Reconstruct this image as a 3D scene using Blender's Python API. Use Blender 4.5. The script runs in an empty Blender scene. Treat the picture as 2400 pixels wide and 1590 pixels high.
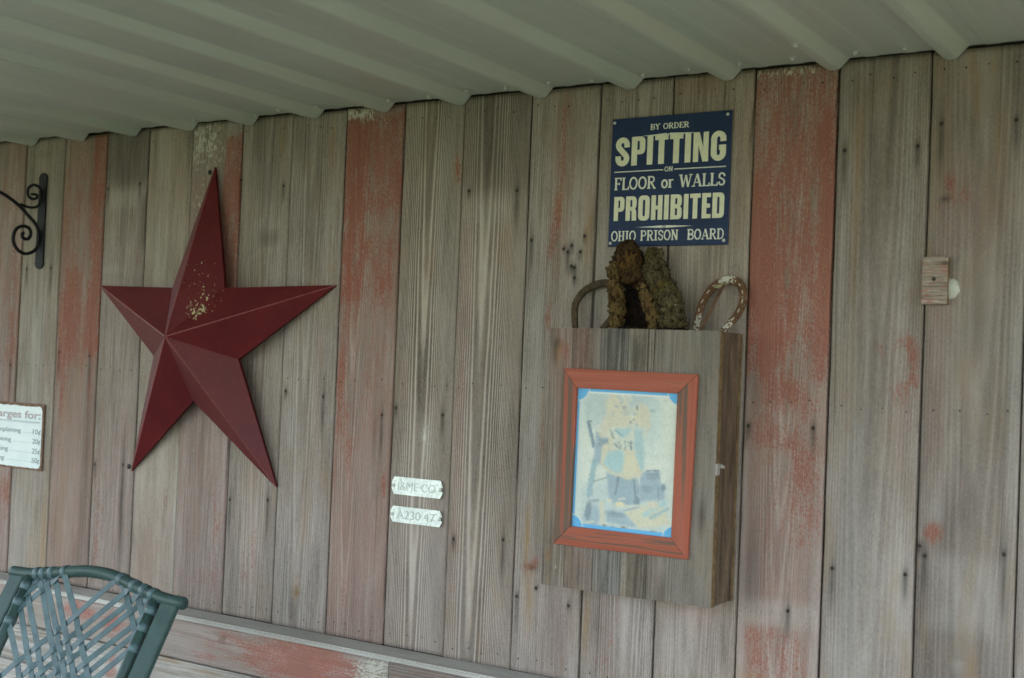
import bpy, bmesh, math, random
import numpy as np
from mathutils import Vector, Matrix, noise as mnoise

R = math.radians
scene = bpy.context.scene
COL = scene.collection

# ---------------------------------------------------------------- camera
YAW, PITCH, ROLL = R(-32.534), R(1.285), R(2.296)
fwd = Vector((math.sin(YAW) * math.cos(PITCH), math.cos(YAW) * math.cos(PITCH), math.sin(PITCH)))
rgt = fwd.cross(Vector((0, 0, 1))).normalized()
upv = rgt.cross(fwd)
c_, s_ = math.cos(ROLL), math.sin(ROLL)
rgt2, up2 = c_ * rgt + s_ * upv, -s_ * rgt + c_ * upv
cam = bpy.data.cameras.new('camera')
cam.sensor_width = 36.0
cam.lens = 2971.67 / 2400 * 36
cam.clip_start = 0.05
cam.clip_end = 2000
cam.dof.use_dof = True
cam.dof.focus_distance = 3.1
cam.dof.aperture_fstop = 4.0
cam_o = bpy.data.objects.new('camera', cam)
COL.objects.link(cam_o)
mw = Matrix((rgt2, up2, -fwd)).transposed().to_4x4()
mw.translation = Vector((2.6130, -2.5286, 1.5557))
cam_o.matrix_world = mw
scene.camera = cam_o

# ---------------------------------------------------------------- world, sun, exposure
SUN_EL, SUN_AZ = R(56), R(25)          # sun stands behind the building, veiled by cloud
world = bpy.data.worlds.new('World')
scene.world = world
world.use_nodes = True
wn = world.node_tree
bg = wn.nodes['Background']
sky = wn.nodes.new('ShaderNodeTexSky')
sky.sky_type = 'NISHITA'
sky.sun_disc = False
sky.sun_elevation = SUN_EL
sky.sun_rotation = SUN_AZ
sky.dust_density = 1.0
hs = wn.nodes.new('ShaderNodeHueSaturation')
hs.inputs['Saturation'].default_value = 0.58      # cloud cover takes the blue out
wn.links.new(sky.outputs['Color'], hs.inputs['Color'])
wn.links.new(hs.outputs['Color'], bg.inputs['Color'])
bg.inputs['Strength'].default_value = 0.15
sun = bpy.data.lights.new('sun', 'SUN')
sun.energy = 1.2
sun.angle = R(14)
sun.color = (1.0, 0.985, 0.96)
sun_o = bpy.data.objects.new('sun', sun)
COL.objects.link(sun_o)
sd = Vector((math.sin(SUN_AZ) * math.cos(SUN_EL), math.cos(SUN_AZ) * math.cos(SUN_EL), math.sin(SUN_EL)))
sun_o.rotation_euler = sd.to_track_quat('Z', 'Y').to_euler()
sun_o.location = (0, -6, 8)

vs = scene.view_settings
vs.view_transform = 'Standard'
vs.look = 'None'
vs.gamma = 1.0
vs.use_curve_mapping = False
vs.exposure = 2.65
scene.cycles.use_denoising = True
scene.cycles.max_bounces = 6
scene.cycles.diffuse_bounces = 4
scene.cycles.glossy_bounces = 3
scene.cycles.adaptive_threshold = 0.02

# ---------------------------------------------------------------- helpers
def thing(name, label, cat, loc=(0, 0, 0), group=None):
    o = bpy.data.objects.new(name, None)
    o.empty_display_size = 0.05
    COL.objects.link(o)
    o.location = loc
    o['label'] = label
    o['category'] = cat
    if group:
        o['group'] = group
    return o

def mobj(name, verts, faces, mat=None, parent=None, smooth=False, loc=None):
    """verts are world coordinates; loc (world) becomes the origin"""
    me = bpy.data.meshes.new(name)
    v = np.asarray(verts, float)
    o = bpy.data.objects.new(name, me)
    COL.objects.link(o)
    if loc is None:
        loc = v.mean(0)
    loc = np.asarray(loc, float)
    me.from_pydata([tuple(x) for x in (v - loc)], [], [tuple(f) for f in faces])
    me.update()
    if smooth:
        for p in me.polygons:
            p.use_smooth = True
    if mat is not None:
        me.materials.append(mat)
    o.location = Vector(loc) - (parent.location if parent is not None and parent.type == 'EMPTY' else
                                (Vector((0, 0, 0)) if parent is None else world_loc(parent)))
    if parent is not None:
        o.parent = parent
    return o

def world_loc(o):
    v = Vector(o.location)
    while o.parent is not None:
        o = o.parent
        v = v + Vector(o.location)
    return v

def bm_obj(name, bm, mat, parent=None, smooth=False, loc=None):
    bm.verts.index_update()
    vs_ = [tuple(v.co) for v in bm.verts]
    fs_ = [[v.index for v in f.verts] for f in bm.faces]
    bm.free()
    return mobj(name, vs_, fs_, mat, parent, smooth, loc)

def box_bm(x0, x1, y0, y1, z0, z1, bev=0.0, seg=1, bm=None):
    b = bmesh.new()
    bmesh.ops.create_cube(b, size=1.0)
    for v in b.verts:
        v.co = Vector(((x0 + x1) / 2 + v.co.x * (x1 - x0), (y0 + y1) / 2 + v.co.y * (y1 - y0), (z0 + z1) / 2 + v.co.z * (z1 - z0)))
    if bev > 0:
        bmesh.ops.bevel(b, geom=b.edges[:], offset=bev, segments=seg, affect='EDGES')
    return b

def box(name, x0, x1, y0, y1, z0, z1, mat, parent=None, bev=0.0, seg=1, loc=None):
    return bm_obj(name, box_bm(x0, x1, y0, y1, z0, z1, bev, seg), mat, parent, False, loc)

def catmull(pts, n=8, closed=False):
    P = [np.array(p, float) for p in pts]
    out = []
    m = len(P)
    for i in range(m - 1 if not closed else m):
        a = P[i - 1] if (i > 0 or closed) else 2 * P[0] - P[1]
        b = P[i]
        c = P[(i + 1) % m]
        d = P[(i + 2) % m] if (i + 2 < m or closed) else 2 * P[-1] - P[-2]
        for k in range(n):
            t = k / n
            out.append(0.5 * ((2 * b) + (-a + c) * t + (2 * a - 5 * b + 4 * c - d) * t * t + (-a + 3 * b - 3 * c + d) * t ** 3))
    if not closed:
        out.append(P[-1])
    return out

def sweep(path, prof, normal=None, caps=True, scale=None):
    """prof: list of (a,b); a along side vector, b along `normal`."""
    P = [Vector(p) for p in path]
    n = len(P)
    verts, faces = [], []
    N = Vector(normal).normalized() if normal is not None else None
    prev = None
    for i in range(n):
        t = (P[min(i + 1, n - 1)] - P[max(i - 1, 0)]).normalized()
        if N is not None:
            b = (N - t * N.dot(t)).normalized()
        else:
            if prev is None:
                ref = Vector((0, 0, 1)) if abs(t.z) < 0.9 else Vector((1, 0, 0))
                b = (ref - t * ref.dot(t)).normalized()
            else:
                b = (prev - t * prev.dot(t)).normalized()
            prev = b
        s = t.cross(b)
        k = scale[i] if scale is not None else 1.0
        for (a, c) in prof:
            verts.append(tuple(P[i] + s * a * k + b * c * k))
    m = len(prof)
    for i in range(n - 1):
        for j in range(m):
            k = (j + 1) % m
            faces.append((i * m + j, i * m + k, (i + 1) * m + k, (i + 1) * m + j))
    if caps:
        faces.append(tuple(range(m - 1, -1, -1)))
        faces.append(tuple((n - 1) * m + j for j in range(m)))
    return verts, faces

def circ(r, n=10):
    return [(r * math.cos(2 * math.pi * k / n), r * math.sin(2 * math.pi * k / n)) for k in range(n)]

def rect(w, h, c=0.0):
    w, h = w / 2, h / 2
    if c <= 0:
        return [(-w, -h), (w, -h), (w, h), (-w, h)]
    return [(-w + c, -h), (w - c, -h), (w, -h + c), (w, h - c), (w - c, h), (-w + c, h), (-w, h - c), (-w, -h + c)]

def fix_normals(o):
    bm = bmesh.new()
    bm.from_mesh(o.data)
    bmesh.ops.recalc_face_normals(bm, faces=bm.faces[:])
    bm.to_mesh(o.data)
    bm.free()
    return o

# ---------------------------------------------------------------- node helper
class NT:
    def __init__(self, name):
        self.mat = bpy.data.materials.new(name)
        self.mat.use_nodes = True
        self.t = self.mat.node_tree
        self.bsdf = self.t.nodes['Principled BSDF']
        self.bsdf.inputs['Specular IOR Level'].default_value = 0.3

    def node(self, typ, **kw):
        n = self.t.nodes.new(typ)
        for k, v in kw.items():
            setattr(n, k, v)
        return n

    def link(self, a, b):
        self.t.links.new(a, b)

    def put(self, sock, v):
        if isinstance(v, bpy.types.NodeSocket):
            self.link(v, sock)
        elif isinstance(v, (tuple, list)) and len(v) == 3 and sock.type == 'RGBA':
            sock.default_value = (*v, 1)
        else:
            sock.default_value = v

    def m(self, op, a, b=0.0, c=0.0, clamp=False):
        n = self.node('ShaderNodeMath', operation=op, use_clamp=clamp)
        self.put(n.inputs[0], a)
        self.put(n.inputs[1], b)
        if op in ('MULTIPLY_ADD', 'COMPARE', 'SMOOTH_MIN'):
            self.put(n.inputs[2], c)
        return n.outputs[0]

    def add(self, a, b): return self.m('ADD', a, b)
    def sub(self, a, b): return self.m('SUBTRACT', a, b)
    def mul(self, a, b): return self.m('MULTIPLY', a, b)

    def ramp(self, v, lo, hi, smooth=True):
        n = self.node('ShaderNodeMapRange', interpolation_type='SMOOTHSTEP' if smooth else 'LINEAR')
        self.put(n.inputs[0], v)
        n.inputs[1].default_value = lo
        n.inputs[2].default_value = hi
        return n.outputs[0]

    def xyz(self, x, y, z):
        n = self.node('ShaderNodeCombineXYZ')
        for i, v in enumerate((x, y, z)):
            self.put(n.inputs[i], v)
        return n.outputs[0]

    def sep(self, v):
        n = self.node('ShaderNodeSeparateXYZ')
        self.put(n.inputs[0], v)
        return n.outputs

    def noise(self, vec, scale=1.0, detail=3.0, rough=0.55, dist=0.0):
        n = self.node('ShaderNodeTexNoise')
        self.put(n.inputs['Vector'], vec)
        n.inputs['Scale'].default_value = scale
        n.inputs['Detail'].default_value = detail
        n.inputs['Roughness'].default_value = rough
        n.inputs['Distortion'].default_value = dist
        return n.outputs['Fac']

    def mix(self, f, a, b, blend='MIX'):
        n = self.node('ShaderNodeMix', data_type='RGBA', blend_type=blend)
        self.put(n.inputs[0], f)
        self.put(n.inputs[6], a)
        self.put(n.inputs[7], b)
        return n.outputs[2]

    def attr(self, name):
        n = self.node('ShaderNodeAttribute', attribute_name=name)
        return n.outputs['Color']

    def obj(self):
        return self.node('ShaderNodeTexCoord').outputs['Object']

    def bump(self, h, strength=0.3, dist=0.002):
        n = self.node('ShaderNodeBump')
        n.inputs['Strength'].default_value = strength
        n.inputs['Distance'].default_value = dist
        self.put(n.inputs['Height'], h)
        self.link(n.outputs[0], self.bsdf.inputs['Normal'])

    def out(self, color, rough=0.8, spec=None, metal=None):
        self.put(self.bsdf.inputs['Base Color'], color)
        self.put(self.bsdf.inputs['Roughness'], rough)
        if spec is not None:
            self.bsdf.inputs['Specular IOR Level'].default_value = spec
        if metal is not None:
            self.bsdf.inputs['Metallic'].default_value = metal
        return self.mat

GREY_L, GREY_M, GREY_D = (0.448, 0.396, 0.362), (0.278, 0.236, 0.210), (0.094, 0.077, 0.066)

def wood(name, seed, light=GREY_L, mid=GREY_M, dark=GREY_D, ring=0.25, xc=0.09, P=1100.0, F=1.8, up=1.0,
         axis='z', masks=True, warm=0.35, fib=1.0, redcol=(0.33, 0.078, 0.046), crack=0.5, ralpha=.68, chans='rwdobp', amp=1.0):
    t = NT(name)
    x, y, z = t.sep(t.obj())
    if axis == 'y':
        x, y = y, x
    a, l = (z, x) if axis == 'x' else (x, z)
    sd_ = seed * 3.717
    def V(sa, sl, aa=a):
        return t.xyz(t.mul(aa, sa), t.add(t.mul(y, sa * 0.3), sd_), t.mul(l, sl))
    w1 = t.noise(V(8, .7), detail=2)
    aw = t.add(a, t.mul(t.sub(w1, 0.5), 0.030 * amp))
    fiber = t.noise(V(330, 9.5, aw), detail=3, rough=0.72)
    fiber2 = t.noise(V(90, 2.6, aw), detail=4, rough=0.66)
    blot = t.noise(V(15, 2.6), detail=5, rough=0.66)
    blot2 = t.noise(t.xyz(t.mul(a, 16), sd_ + 40, t.mul(l, 4.2)), detail=4, rough=0.68)
    fine = t.noise(V(480, 150), detail=1)
    # growth rings: long nested arches round the heart, straight lines beside it
    dx = t.sub(aw, xc)
    v = t.sub(t.mul(l, up), t.mul(t.mul(dx, dx), P))
    v = t.add(v, t.mul(t.sub(blot2, 0.5), 0.22))
    sn = t.m('SINE', t.mul(v, 2 * math.pi * F))
    rg = t.m('POWER', t.m('MULTIPLY_ADD', sn, 0.5, 0.5), 2.6)
    val = t.add(0.50, t.mul(t.sub(fiber, 0.5), 0.72 * fib))
    val = t.add(val, t.mul(t.sub(fiber2, 0.5), 0.62 * fib))
    val = t.add(val, t.mul(t.sub(blot, 0.5), 1.0))
    val = t.add(val, t.mul(t.sub(fine, 0.5), 0.46))
    val = t.add(val, t.mul(t.sub(rg, 0.30), 0.90 * ring))
    c = t.mix(t.ramp(val, 0.02, 0.52, False), dark, mid)
    c = t.mix(t.ramp(val, 0.50, 1.0, False), c, light)
    # warm and cool drifts across the weathered face
    c = t.mix(t.mul(t.ramp(blot2, 0.46, 0.72), warm), c, (0.27, 0.190, 0.120))
    c = t.mix(t.mul(t.ramp(w1, 0.5, 0.75), 0.30), c, (0.25, 0.245, 0.235))
    ckm = 0.0
    if crack > 0:
        ck = t.noise(V(190, .9, aw), detail=3, rough=0.5)
        ckm = t.mul(t.ramp(ck, 0.665, 0.715), crack)
        c = t.mix(ckm, c, (0.045, 0.036, 0.028))
    if masks:
        ma, mb = t.node('ShaderNodeSeparateColor'), t.node('ShaderNodeSeparateColor')
        t.link(t.attr('mask_a'), ma.inputs[0])
        t.link(t.attr('mask_b'), mb.inputs[0])
        red, white, drk = ma.outputs[0], ma.outputs[1], ma.outputs[2]
        och, ble, pink = mb.outputs[0], mb.outputs[1], mb.outputs[2]
        st = t.noise(V(120, 6, aw), detail=4, rough=0.72)
        fl = t.noise(V(260, 170), detail=2, rough=0.75)
        bl3 = t.noise(V(30, 9), detail=4, rough=0.68)
        wear = t.add(t.add(t.mul(t.sub(st, 0.5), .95), t.mul(t.sub(fl, 0.5), 1.45)), t.mul(t.sub(bl3, 0.5), 1.45))
        # thin colour left in the pores
        if 'p' in chans:
            pk = t.mul(pink, t.ramp(t.add(t.mul(wear, 0.6), 0.5), 0.1, 0.8))
            c = t.mix(t.mul(pk, 0.65), c, (0.34, 0.185, 0.155))
        if 'b' in chans:
            blm = t.mul(ble, t.ramp(t.add(t.mul(wear, 0.55), 0.5), 0.05, 0.75))
            c = t.mix(t.mul(blm, 0.50), c, (0.54, 0.52, 0.485))
        if 'd' in chans:
            dm = t.mul(drk, t.ramp(t.add(t.mul(wear, 0.5), 0.6), 0.05, 0.65))
            c = t.mix(t.mul(dm, 0.88), c, (0.050, 0.044, 0.038))
        if 'o' in chans:
            om = t.mul(och, t.ramp(t.add(t.mul(wear, 0.7), 0.55), 0.05, 0.8))
            c = t.mix(t.mul(om, 0.75), c, (0.31, 0.175, 0.06))
        if 'r' in chans:
            rm = t.mul(t.ramp(t.add(red, wear), 0.32, 0.92), t.ramp(red, 0.03, 0.30))
            rc = t.mix(t.ramp(fl, 0.3, 0.7), redcol, tuple(k * 0.70 for k in redcol))
            rc = t.mix(t.mul(t.ramp(bl3, 0.4, 0.7), 0.55), rc, (0.235, 0.105, 0.070))
            c = t.mix(t.mul(rm, ralpha), c, rc)
        if 'w' in chans:
            wt = t.noise(t.xyz(t.mul(a, 190), sd_ + 9, t.mul(l, 80)), detail=4, rough=0.65)
            wm = t.mul(t.ramp(t.add(t.mul(white, 0.95), t.add(t.mul(t.sub(wt, 0.5), 2.1), t.mul(t.sub(bl3, 0.5), 0.9))), 0.50, 0.82), t.ramp(white, 0.03, 0.2))
            c = t.mix(t.mul(wm, .8), c, (0.58, 0.555, 0.48))
    h = t.add(fiber, t.mul(rg, ring * 1.3))
    t.bump(h, 0.5, 0.0016)
    return t.out(c, 0.88, 0.12)

def paint(name, col, rough=0.5, var=0.15, scale=40, spec=0.4, metal=0.0, bump=0.0, col2=None, chips=None):
    t = NT(name)
    o = t.obj()
    n1 = t.noise(o, scale=scale, detail=5, rough=0.6)
    n2 = t.noise(o, scale=scale * 7, detail=3)
    f = t.add(t.mul(n1, 0.7), t.mul(n2, 0.3))
    lo = tuple(k * (1 - var) for k in col)
    hi = tuple(min(1, k * (1 + var)) for k in (col2 or col))
    c = t.mix(t.ramp(f, 0.32, 0.68), lo, hi)
    if chips:
        ch = t.noise(o, scale=chips[1], detail=5, rough=0.7)
        c = t.mix(t.ramp(ch, chips[2], chips[2] + 0.05), c, chips[0])
    if bump:
        t.bump(f, bump, 0.002)
    rr = t.m('MULTIPLY_ADD', n1, 0.25, rough - 0.12)
    return t.out(c, rr, spec, metal)

# ---------------------------------------------------------------- ground, floor
def ground_mat():
    t = NT('grass_ground')
    o = t.obj()
    n1 = t.noise(o, scale=0.5, detail=6, rough=0.6)
    n2 = t.noise(o, scale=30, detail=4, rough=0.7)
    c = t.mix(t.ramp(n1, 0.35, 0.65), (0.095, 0.115, 0.036), (0.150, 0.155, 0.060))
    c = t.mix(t.mul(t.ramp(n2, 0.4, 0.7), 0.5), c, (0.05, 0.085, 0.02))
    t.bump(n2, 0.8, 0.03)
    return t.out(c, 0.9, 0.2)

def concrete_mat():
    t = NT('porch_concrete')
    o = t.obj()
    n1 = t.noise(o, scale=1.6, detail=6, rough=0.6)
    n2 = t.noise(o, scale=60, detail=4, rough=0.6)
    c = t.mix(t.ramp(n1, 0.3, 0.7), (0.19, 0.165, 0.135), (0.26, 0.235, 0.20))
    c = t.mix(t.mul(t.ramp(n2, 0.45, 0.7), 0.3), c, (0.13, 0.12, 0.11))
    t.bump(n2, 0.3, 0.004)
    return t.out(c, 0.85, 0.25)

g = mobj('ground', [(-400, -400, -0.15), (400, -400, -0.15), (400, 400, -0.15), (-400, 400, -0.15)], [(0, 1, 2, 3)], ground_mat(), loc=(0, 0, -0.15))
g['kind'] = 'structure'
FLOOR_Y = -3.0
fl_o = box('porch_floor', -6.0, 7.0, FLOOR_Y, -0.05, -0.14, 0.0, concrete_mat(), bev=0.008)
fl_o['kind'] = 'structure'

# ---------------------------------------------------------------- the plank wall
SEAMS = [-2.89, -2.70, -2.52, -2.33, -2.14, -1.96, -1.77, -1.585, -1.40, -1.215, -1.032, -0.846, -0.660, -0.468, -0.284, -0.100, 0.090, 0.276, 0.465, 0.651,
         0.838, 1.029, 1.2125, 1.397, 1.587, 1.768, 1.9555, 2.141, 2.328, 2.515, 2.70, 2.89, 3.08, 3.26, 3.45]
FIRST_SEEN = 10   # board index whose left seam is -1.032
ZB, ZT = 0.852, 2.262

# (channel, x, z, rx, rz, amount): paint left on the boards, stains and bleached patches
G = []
def g_(ch, x, z, rx, rz, a=1.0): G.append((ch, 'g', x, z, rx, rz, a))
def r_(ch, x0, x1, z0, z1, soft, a=1.0): G.append((ch, 'r', x0, x1, z0, z1, soft, a))
# board 0  (-1.032 .. -.846)
r_('r', -1.03, -0.846, 1.3, 2.3, .12, .38); r_('p', -1.03, -.846, .8, 2.3, .05, .6)
g_('w', -.90, 2.08, .04, .12, .42); g_('w', -.89, 1.88, .03, .10, .34); g_('w', -.89, 1.72, .02, .03, .35)
g_('r', -.87, 1.10, .05, .10, .8); g_('r', -.87, 1.62, .04, .2, .5)
# board 1  (-.846 .. -.66)
g_('o', -.674, .95, .012, .15, .95); g_('o', -.72, .92, .03, .08, .4); g_('p', -.70, 1.55, .03, .12, .35); g_('b', -.78, 1.55, .06, .3, .3)
g_('r', -.70, 2.0, .05, .1, .12); g_('d', -.76, 2.16, .06, .01, .25)
# board 2  (-.66 .. -.468)
r_('r', -.53, -.468, 1.55, 2.22, .04, .95); r_('r', -.66, -.53, 1.5, 2.2, .05, .48)
g_('r', -.60, 1.69, .05, .13, .70); g_('r', -.625, 1.47, .03, .22, .66); g_('r', -.50, 1.48, .03, .25, .5); g_('r', -.56, 1.60, .05, .1, .4)
r_('p', -.66, -.468, .9, 2.2, .1, .55); g_('d', -.495, 1.30, .02, .22, .5); g_('d', -.50, 1.0, .02, .25, .35)
# board 3  (-.468 .. -.284)
r_('d', -.468, -.284, 2.05, 2.26, .03, .55); r_('b', -.45, -.30, 1.985, 2.035, .018, .55)
r_('d', -.31, -.284, 1.86, 2.02, .012, .4); g_('r', -.31, 1.84, .02, .06, .45); g_('r', -.45, 1.86, .02, .05, .3); g_('b', -.42, 1.80, .05, .012, .5)
g_('r', -.44, 1.25, .03, .3, .38); g_('r', -.43, .98, .03, .14, .55); g_('p', -.35, 1.2, .08, .5, .5); g_('d', -.33, 1.08, .012, .18, .5)
g_('r', -.45, 1.95, .02, .04, .3)
# board 4  (-.284 .. -.10)
g_('b', -.21, 1.75, .09, .45, .35); g_('o', -.17, 2.1, .03, .1, .2); g_('p', -.2, 1.0, .07, .25, .45); g_('r', -.15, 1.12, .02, .1, .35)
g_('b', -.2, 1.2, .08, .3, .3); r_('b', -.11, -.100, .86, 1.3, .004, .7)
# board 5  (-.10 .. .09)
r_('w', -.10, .03, 2.08, 2.24, .03, .54); g_('w', -.055, 2.02, .04, .10, .5); g_('w', -.07, 1.90, .02, .1, .3)
r_('r', .025, .09, 1.62, 2.17, .02, 1.0); g_('r', -.06, 2.03, .03, .05, .5); g_('r', -.06, 1.93, .03, .08, .4); r_('p', -.10, .09, .86, 2.1, .1, .6)
g_('r', .06, 1.05, .03, .25, .45); g_('r', .0, .93, .02, .06, .4); g_('d', -.01, 1.05, .05, .25, .28); g_('r', -.05, 1.2, .03, .06, .3)
# board 6  (.09 .. .276)
g_('d', .15, 2.13, .05, .12, .42); g_('d', .20, 2.05, .03, .1, .35); g_('o', .24, 2.14, .012, .08, .5); r_('d', .165, .24, 1.86, 1.90, .012, .4)
g_('b', .18, 1.92, .07, .07, .35); g_('p', .2, 1.3, .06, .3, .4); g_('r', .17, .97, .03, .08, .5); g_('r', .20, 1.05, .03, .12, .3); g_('r', .12, 1.56, .02, .05, .4)
g_('d', .14, 1.70, .05, .08, .35); g_('b', .2, 1.1, .06, .25, .3)
# board 7  (.276 .. .465)
g_('o', .42, 2.12, .012, .12, .55); g_('o', .45, 2.05, .01, .04, .5); g_('d', .33, 2.15, .03, .08, .3); g_('d', .31, 2.0, .02, .12, .2)
g_('o', .363, .945, .012, .018, 1.0); g_('d', .363, .945, .007, .012, .9); g_('d', .35, .90, .012, .04, .5); g_('r', .362, .985, .02, .02, .5)
g_('r', .30, 1.55, .02, .05, .3); g_('p', .40, 1.4, .04, .25, .35); g_('r', .36, 1.50, .03, .03, .3); g_('b', .36, 1.05, .05, .18, .25)
# board 8  (.465 .. .651)  red
r_('w', .465, .56, 2.175, 2.25, .014, .66); g_('w', .60, 2.17, .03, .02, .45); g_('w', .55, 1.92, .08, .12, .2)
r_('r', .465, .651, 1.93, 2.20, .03, .86); r_('r', .465, .651, 1.70, 1.97, .08, .55); r_('r', .465, .54, 1.72, 2.17, .02, .7)
g_('r', .495, 1.77, .03, .06, .9); g_('r', .61, 1.755, .03, .06, .7); g_('r', .55, 1.85, .1, .04, .55); r_('r', .465, .651, 1.35, 1.72, .08, .34); g_('r', .485, 1.5, .025, .12, .55); g_('r', .635, 1.25, .015, .06, .8)
r_('p', .465, .651, .86, 2.2, .1, .8); g_('r', .51, 1.35, .03, .12, .5); g_('r', .52, .95, .02, .05, .6); g_('r', .47, 1.25, .01, .12, .6); g_('d', .60, 1.38, .012, .14, .4)
# board 9  (.651 .. .838)
g_('r', .822, 2.03, .013, .05, .85); g_('o', .822, 2.03, .014, .05, .5); g_('d', .715, 2.12, .02, .07, .32); g_('d', .715, 1.95, .02, .06, .2); g_('b', .76, 1.377, .02, .045, 1.0); g_('w', .757, 1.38, .012, .03, .7)
g_('o', .67, 1.80, .02, .1, .2); r_('p', .651, .838, .86, 1.5, .1, .15); g_('b', .75, 1.1, .07, .3, .3)
# board 10 (.838 .. 1.029)
r_('d', .838, 1.029, 1.975, 2.26, .025, .27); g_('d', .92, 2.10, .025, .12, .40); g_('p', .86, 1.5, .02, .5, .55); g_('r', .865, 1.55, .015, .09, .42); g_('r', .86, 1.85, .012, .15, .3); g_('r', .86, 1.05, .012, .12, .35)
g_('r', .985, 1.30, .012, .04, .4); g_('b', .92, 1.45, .03, .4, .15); g_('o', .97, 1.85, .02, .06, .3); g_('b', .93, 1.93, .08, .04, .4)
# board 11 (1.029 .. 1.2125)
g_('r', 1.125, 2.15, .014, .07, .55); g_('r', 1.122, 2.03, .012, .09, .6); g_('r', 1.112, 1.90, .013, .09, .75); g_('r', 1.092, 1.82, .013, .04, .85); g_('p', 1.12, 2.0, .03, .25, .6); g_('o', 1.12, 2.05, .02, .2, .3)
g_('o', 1.195, 1.88, .012, .08, .75); g_('d', 1.205, 1.90, .006, .05, .6); g_('r', 1.10, 1.66, .02, .08, .45); g_('r', 1.10, 1.40, .015, .1, .5); g_('o', 1.095, 1.35, .012, .25, .35)
g_('o', 1.066, 1.16, .010, .09, 1.0); g_('o', 1.078, 1.03, .009, .07, .8); g_('r', 1.07, 1.10, .035, .025, .7); g_('d', 1.08, 1.094, .014, .006, 1.0); g_('w', 1.082, 1.090, .01, .008, .5)
g_('b', 1.06, 1.5, .03, .5, .35); g_('p', 1.15, .95, .05, .12, .4); g_('d', 1.15, .93, .04, .09, .22)
# board 12 (1.2125 .. 1.397)
g_('o', 1.227, .98, .010, .07, .9); g_('d', 1.255, .98, .02, .05, .3); g_('r', 1.29, .96, .02, .04, .5); g_('r', 1.26, .90, .03, .03, .5); g_('b', 1.33, .98, .04, .1, .5); g_('w', 1.20, .95, .008, .01, .6); g_('p', 1.30, 1.0, .05, .1, .4)
g_('b', 1.25, 1.76, .03, .15, .4)
# board 13 (1.397 .. 1.587)
g_('r', 1.44, 2.19, .05, .03, .45); g_('o', 1.46, 2.19, .06, .03, .5); g_('r', 1.545, 2.08, .012, .04, .5); g_('o', 1.57, 2.1, .02, .2, .25); g_('p', 1.5, 1.05, .07, .03, .55); g_('b', 1.45, .97, .06, .08, .5); g_('d', 1.56, 1.0, .02, .06, .3)
# board 14 (1.587 .. 1.768) red
r_('r', 1.587, 1.768, 1.62, 2.25, .05, .78); r_('r', 1.735, 1.768, 1.55, 2.1, .015, .95); r_('r', 1.587, 1.65, 1.55, 1.98, .03, .85)
g_('r', 1.63, 1.68, .04, .09, .8); g_('r', 1.66, 1.64, .05, .05, .7); g_('r', 1.68, 1.52, .05, .035, .75); g_('r', 1.67, 1.43, .05, .03, .6); r_('r', 1.60, 1.76, 1.30, 1.62, .05, .45)
r_('w', 1.59, 1.73, 2.185, 2.25, .015, .62); g_('w', 1.69, 2.14, .012, .05, .4); g_('w', 1.655, 1.73, .01, .03, .3); r_('p', 1.587, 1.768, .8, 2.2, .05, .75)
r_('r', 1.70, 1.765, 1.2, 1.42, .02, .55); g_('r', 1.65, 1.25, .06, .08, .35); r_('b', 1.59, 1.765, 1.045, 1.095, .012, .6); r_('r', 1.605, 1.745, .86, 1.04, .015, .62); r_('b', 1.587, 1.603, .86, 1.4, .006, .6); r_('b', 1.748, 1.768, .86, 1.4, .006, .6)
g_('o', 1.63, .93, .05, .006, .7); g_('d', 1.62, 1.17, .02, .1, .35); g_('d', 1.612, 1.55, .012, .1, .3)
# board 15 (1.768 .. 1.9555)
g_('d', 1.88, 2.10, .012, .25, .4); g_('d', 1.83, 2.0, .03, .25, .25); g_('o', 1.815, 1.9, .008, .3, .5); g_('r', 1.87, 2.2, .03, .05, .25); g_('b', 1.915, 1.8, .01, .35, .5); g_('b', 1.785, 1.9, .012, .45, .45)
g_('r', 1.92, 1.638, .022, .018, .75); g_('r', 1.938, 1.612, .02, .015, .75); g_('r', 1.938, 1.56, .02, .04, .75); g_('r', 1.91, 1.53, .03, .03, .65); g_('r', 1.88, 1.62, .03, .03, .35); g_('d', 1.86, 1.6, .012, .12, .35); g_('d', 1.855, 1.45, .01, .15, .3)
g_('p', 1.92, 1.5, .03, .15, .5); g_('b', 1.86, 1.1, .07, .28, .5); g_('b', 1.93, 1.15, .015, .1, .6); g_('o', 1.87, 2.15, .01, .05, .4)
# board 16 (1.9555 .. 2.141)
g_('o', 2.030, 2.18, .008, .05, .7); g_('o', 2.044, 2.12, .007, .06, .7); g_('o', 2.073, 2.17, .006, .06, .7); g_('o', 2.085, 2.02, .005, .09, .4)
g_('r', 1.996, 1.945, .012, .03, .9); g_('r', 2.024, 1.915, .03, .03, .65); g_('r', 1.985, 1.905, .012, .02, .6); g_('d', 1.99, 1.918, .010, .004, 1.0); g_('p', 2.03, 1.9, .05, .08, .6); g_('r', 1.985, 1.80, .015, .05, .35)
g_('r', 1.98, 1.67, .018, .04, .5); g_('p', 1.985, 1.6, .02, .25, .5); g_('r', 1.985, 1.27, .022, .022, .85); g_('r', 2.035, 1.365, .005, .005, .9); g_('d', 2.06, 1.66, .025, .08, .35)
r_('b', 1.98, 2.125, 1.085, 1.225, .02, .4); g_('b', 2.13, 1.5, .012, .3, .6); g_('o', 2.065, .95, .012, .12, .6); g_('d', 2.02, 1.0, .06, .07, .3); g_('b', 2.04, 1.02, .012, .008, .9); g_('b', 1.99, 1.31, .02, .03, .5); g_('d', 2.03, 1.30, .05, .06, .25)
g_('r', 1.99, 1.47, .02, .06, .3)
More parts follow.
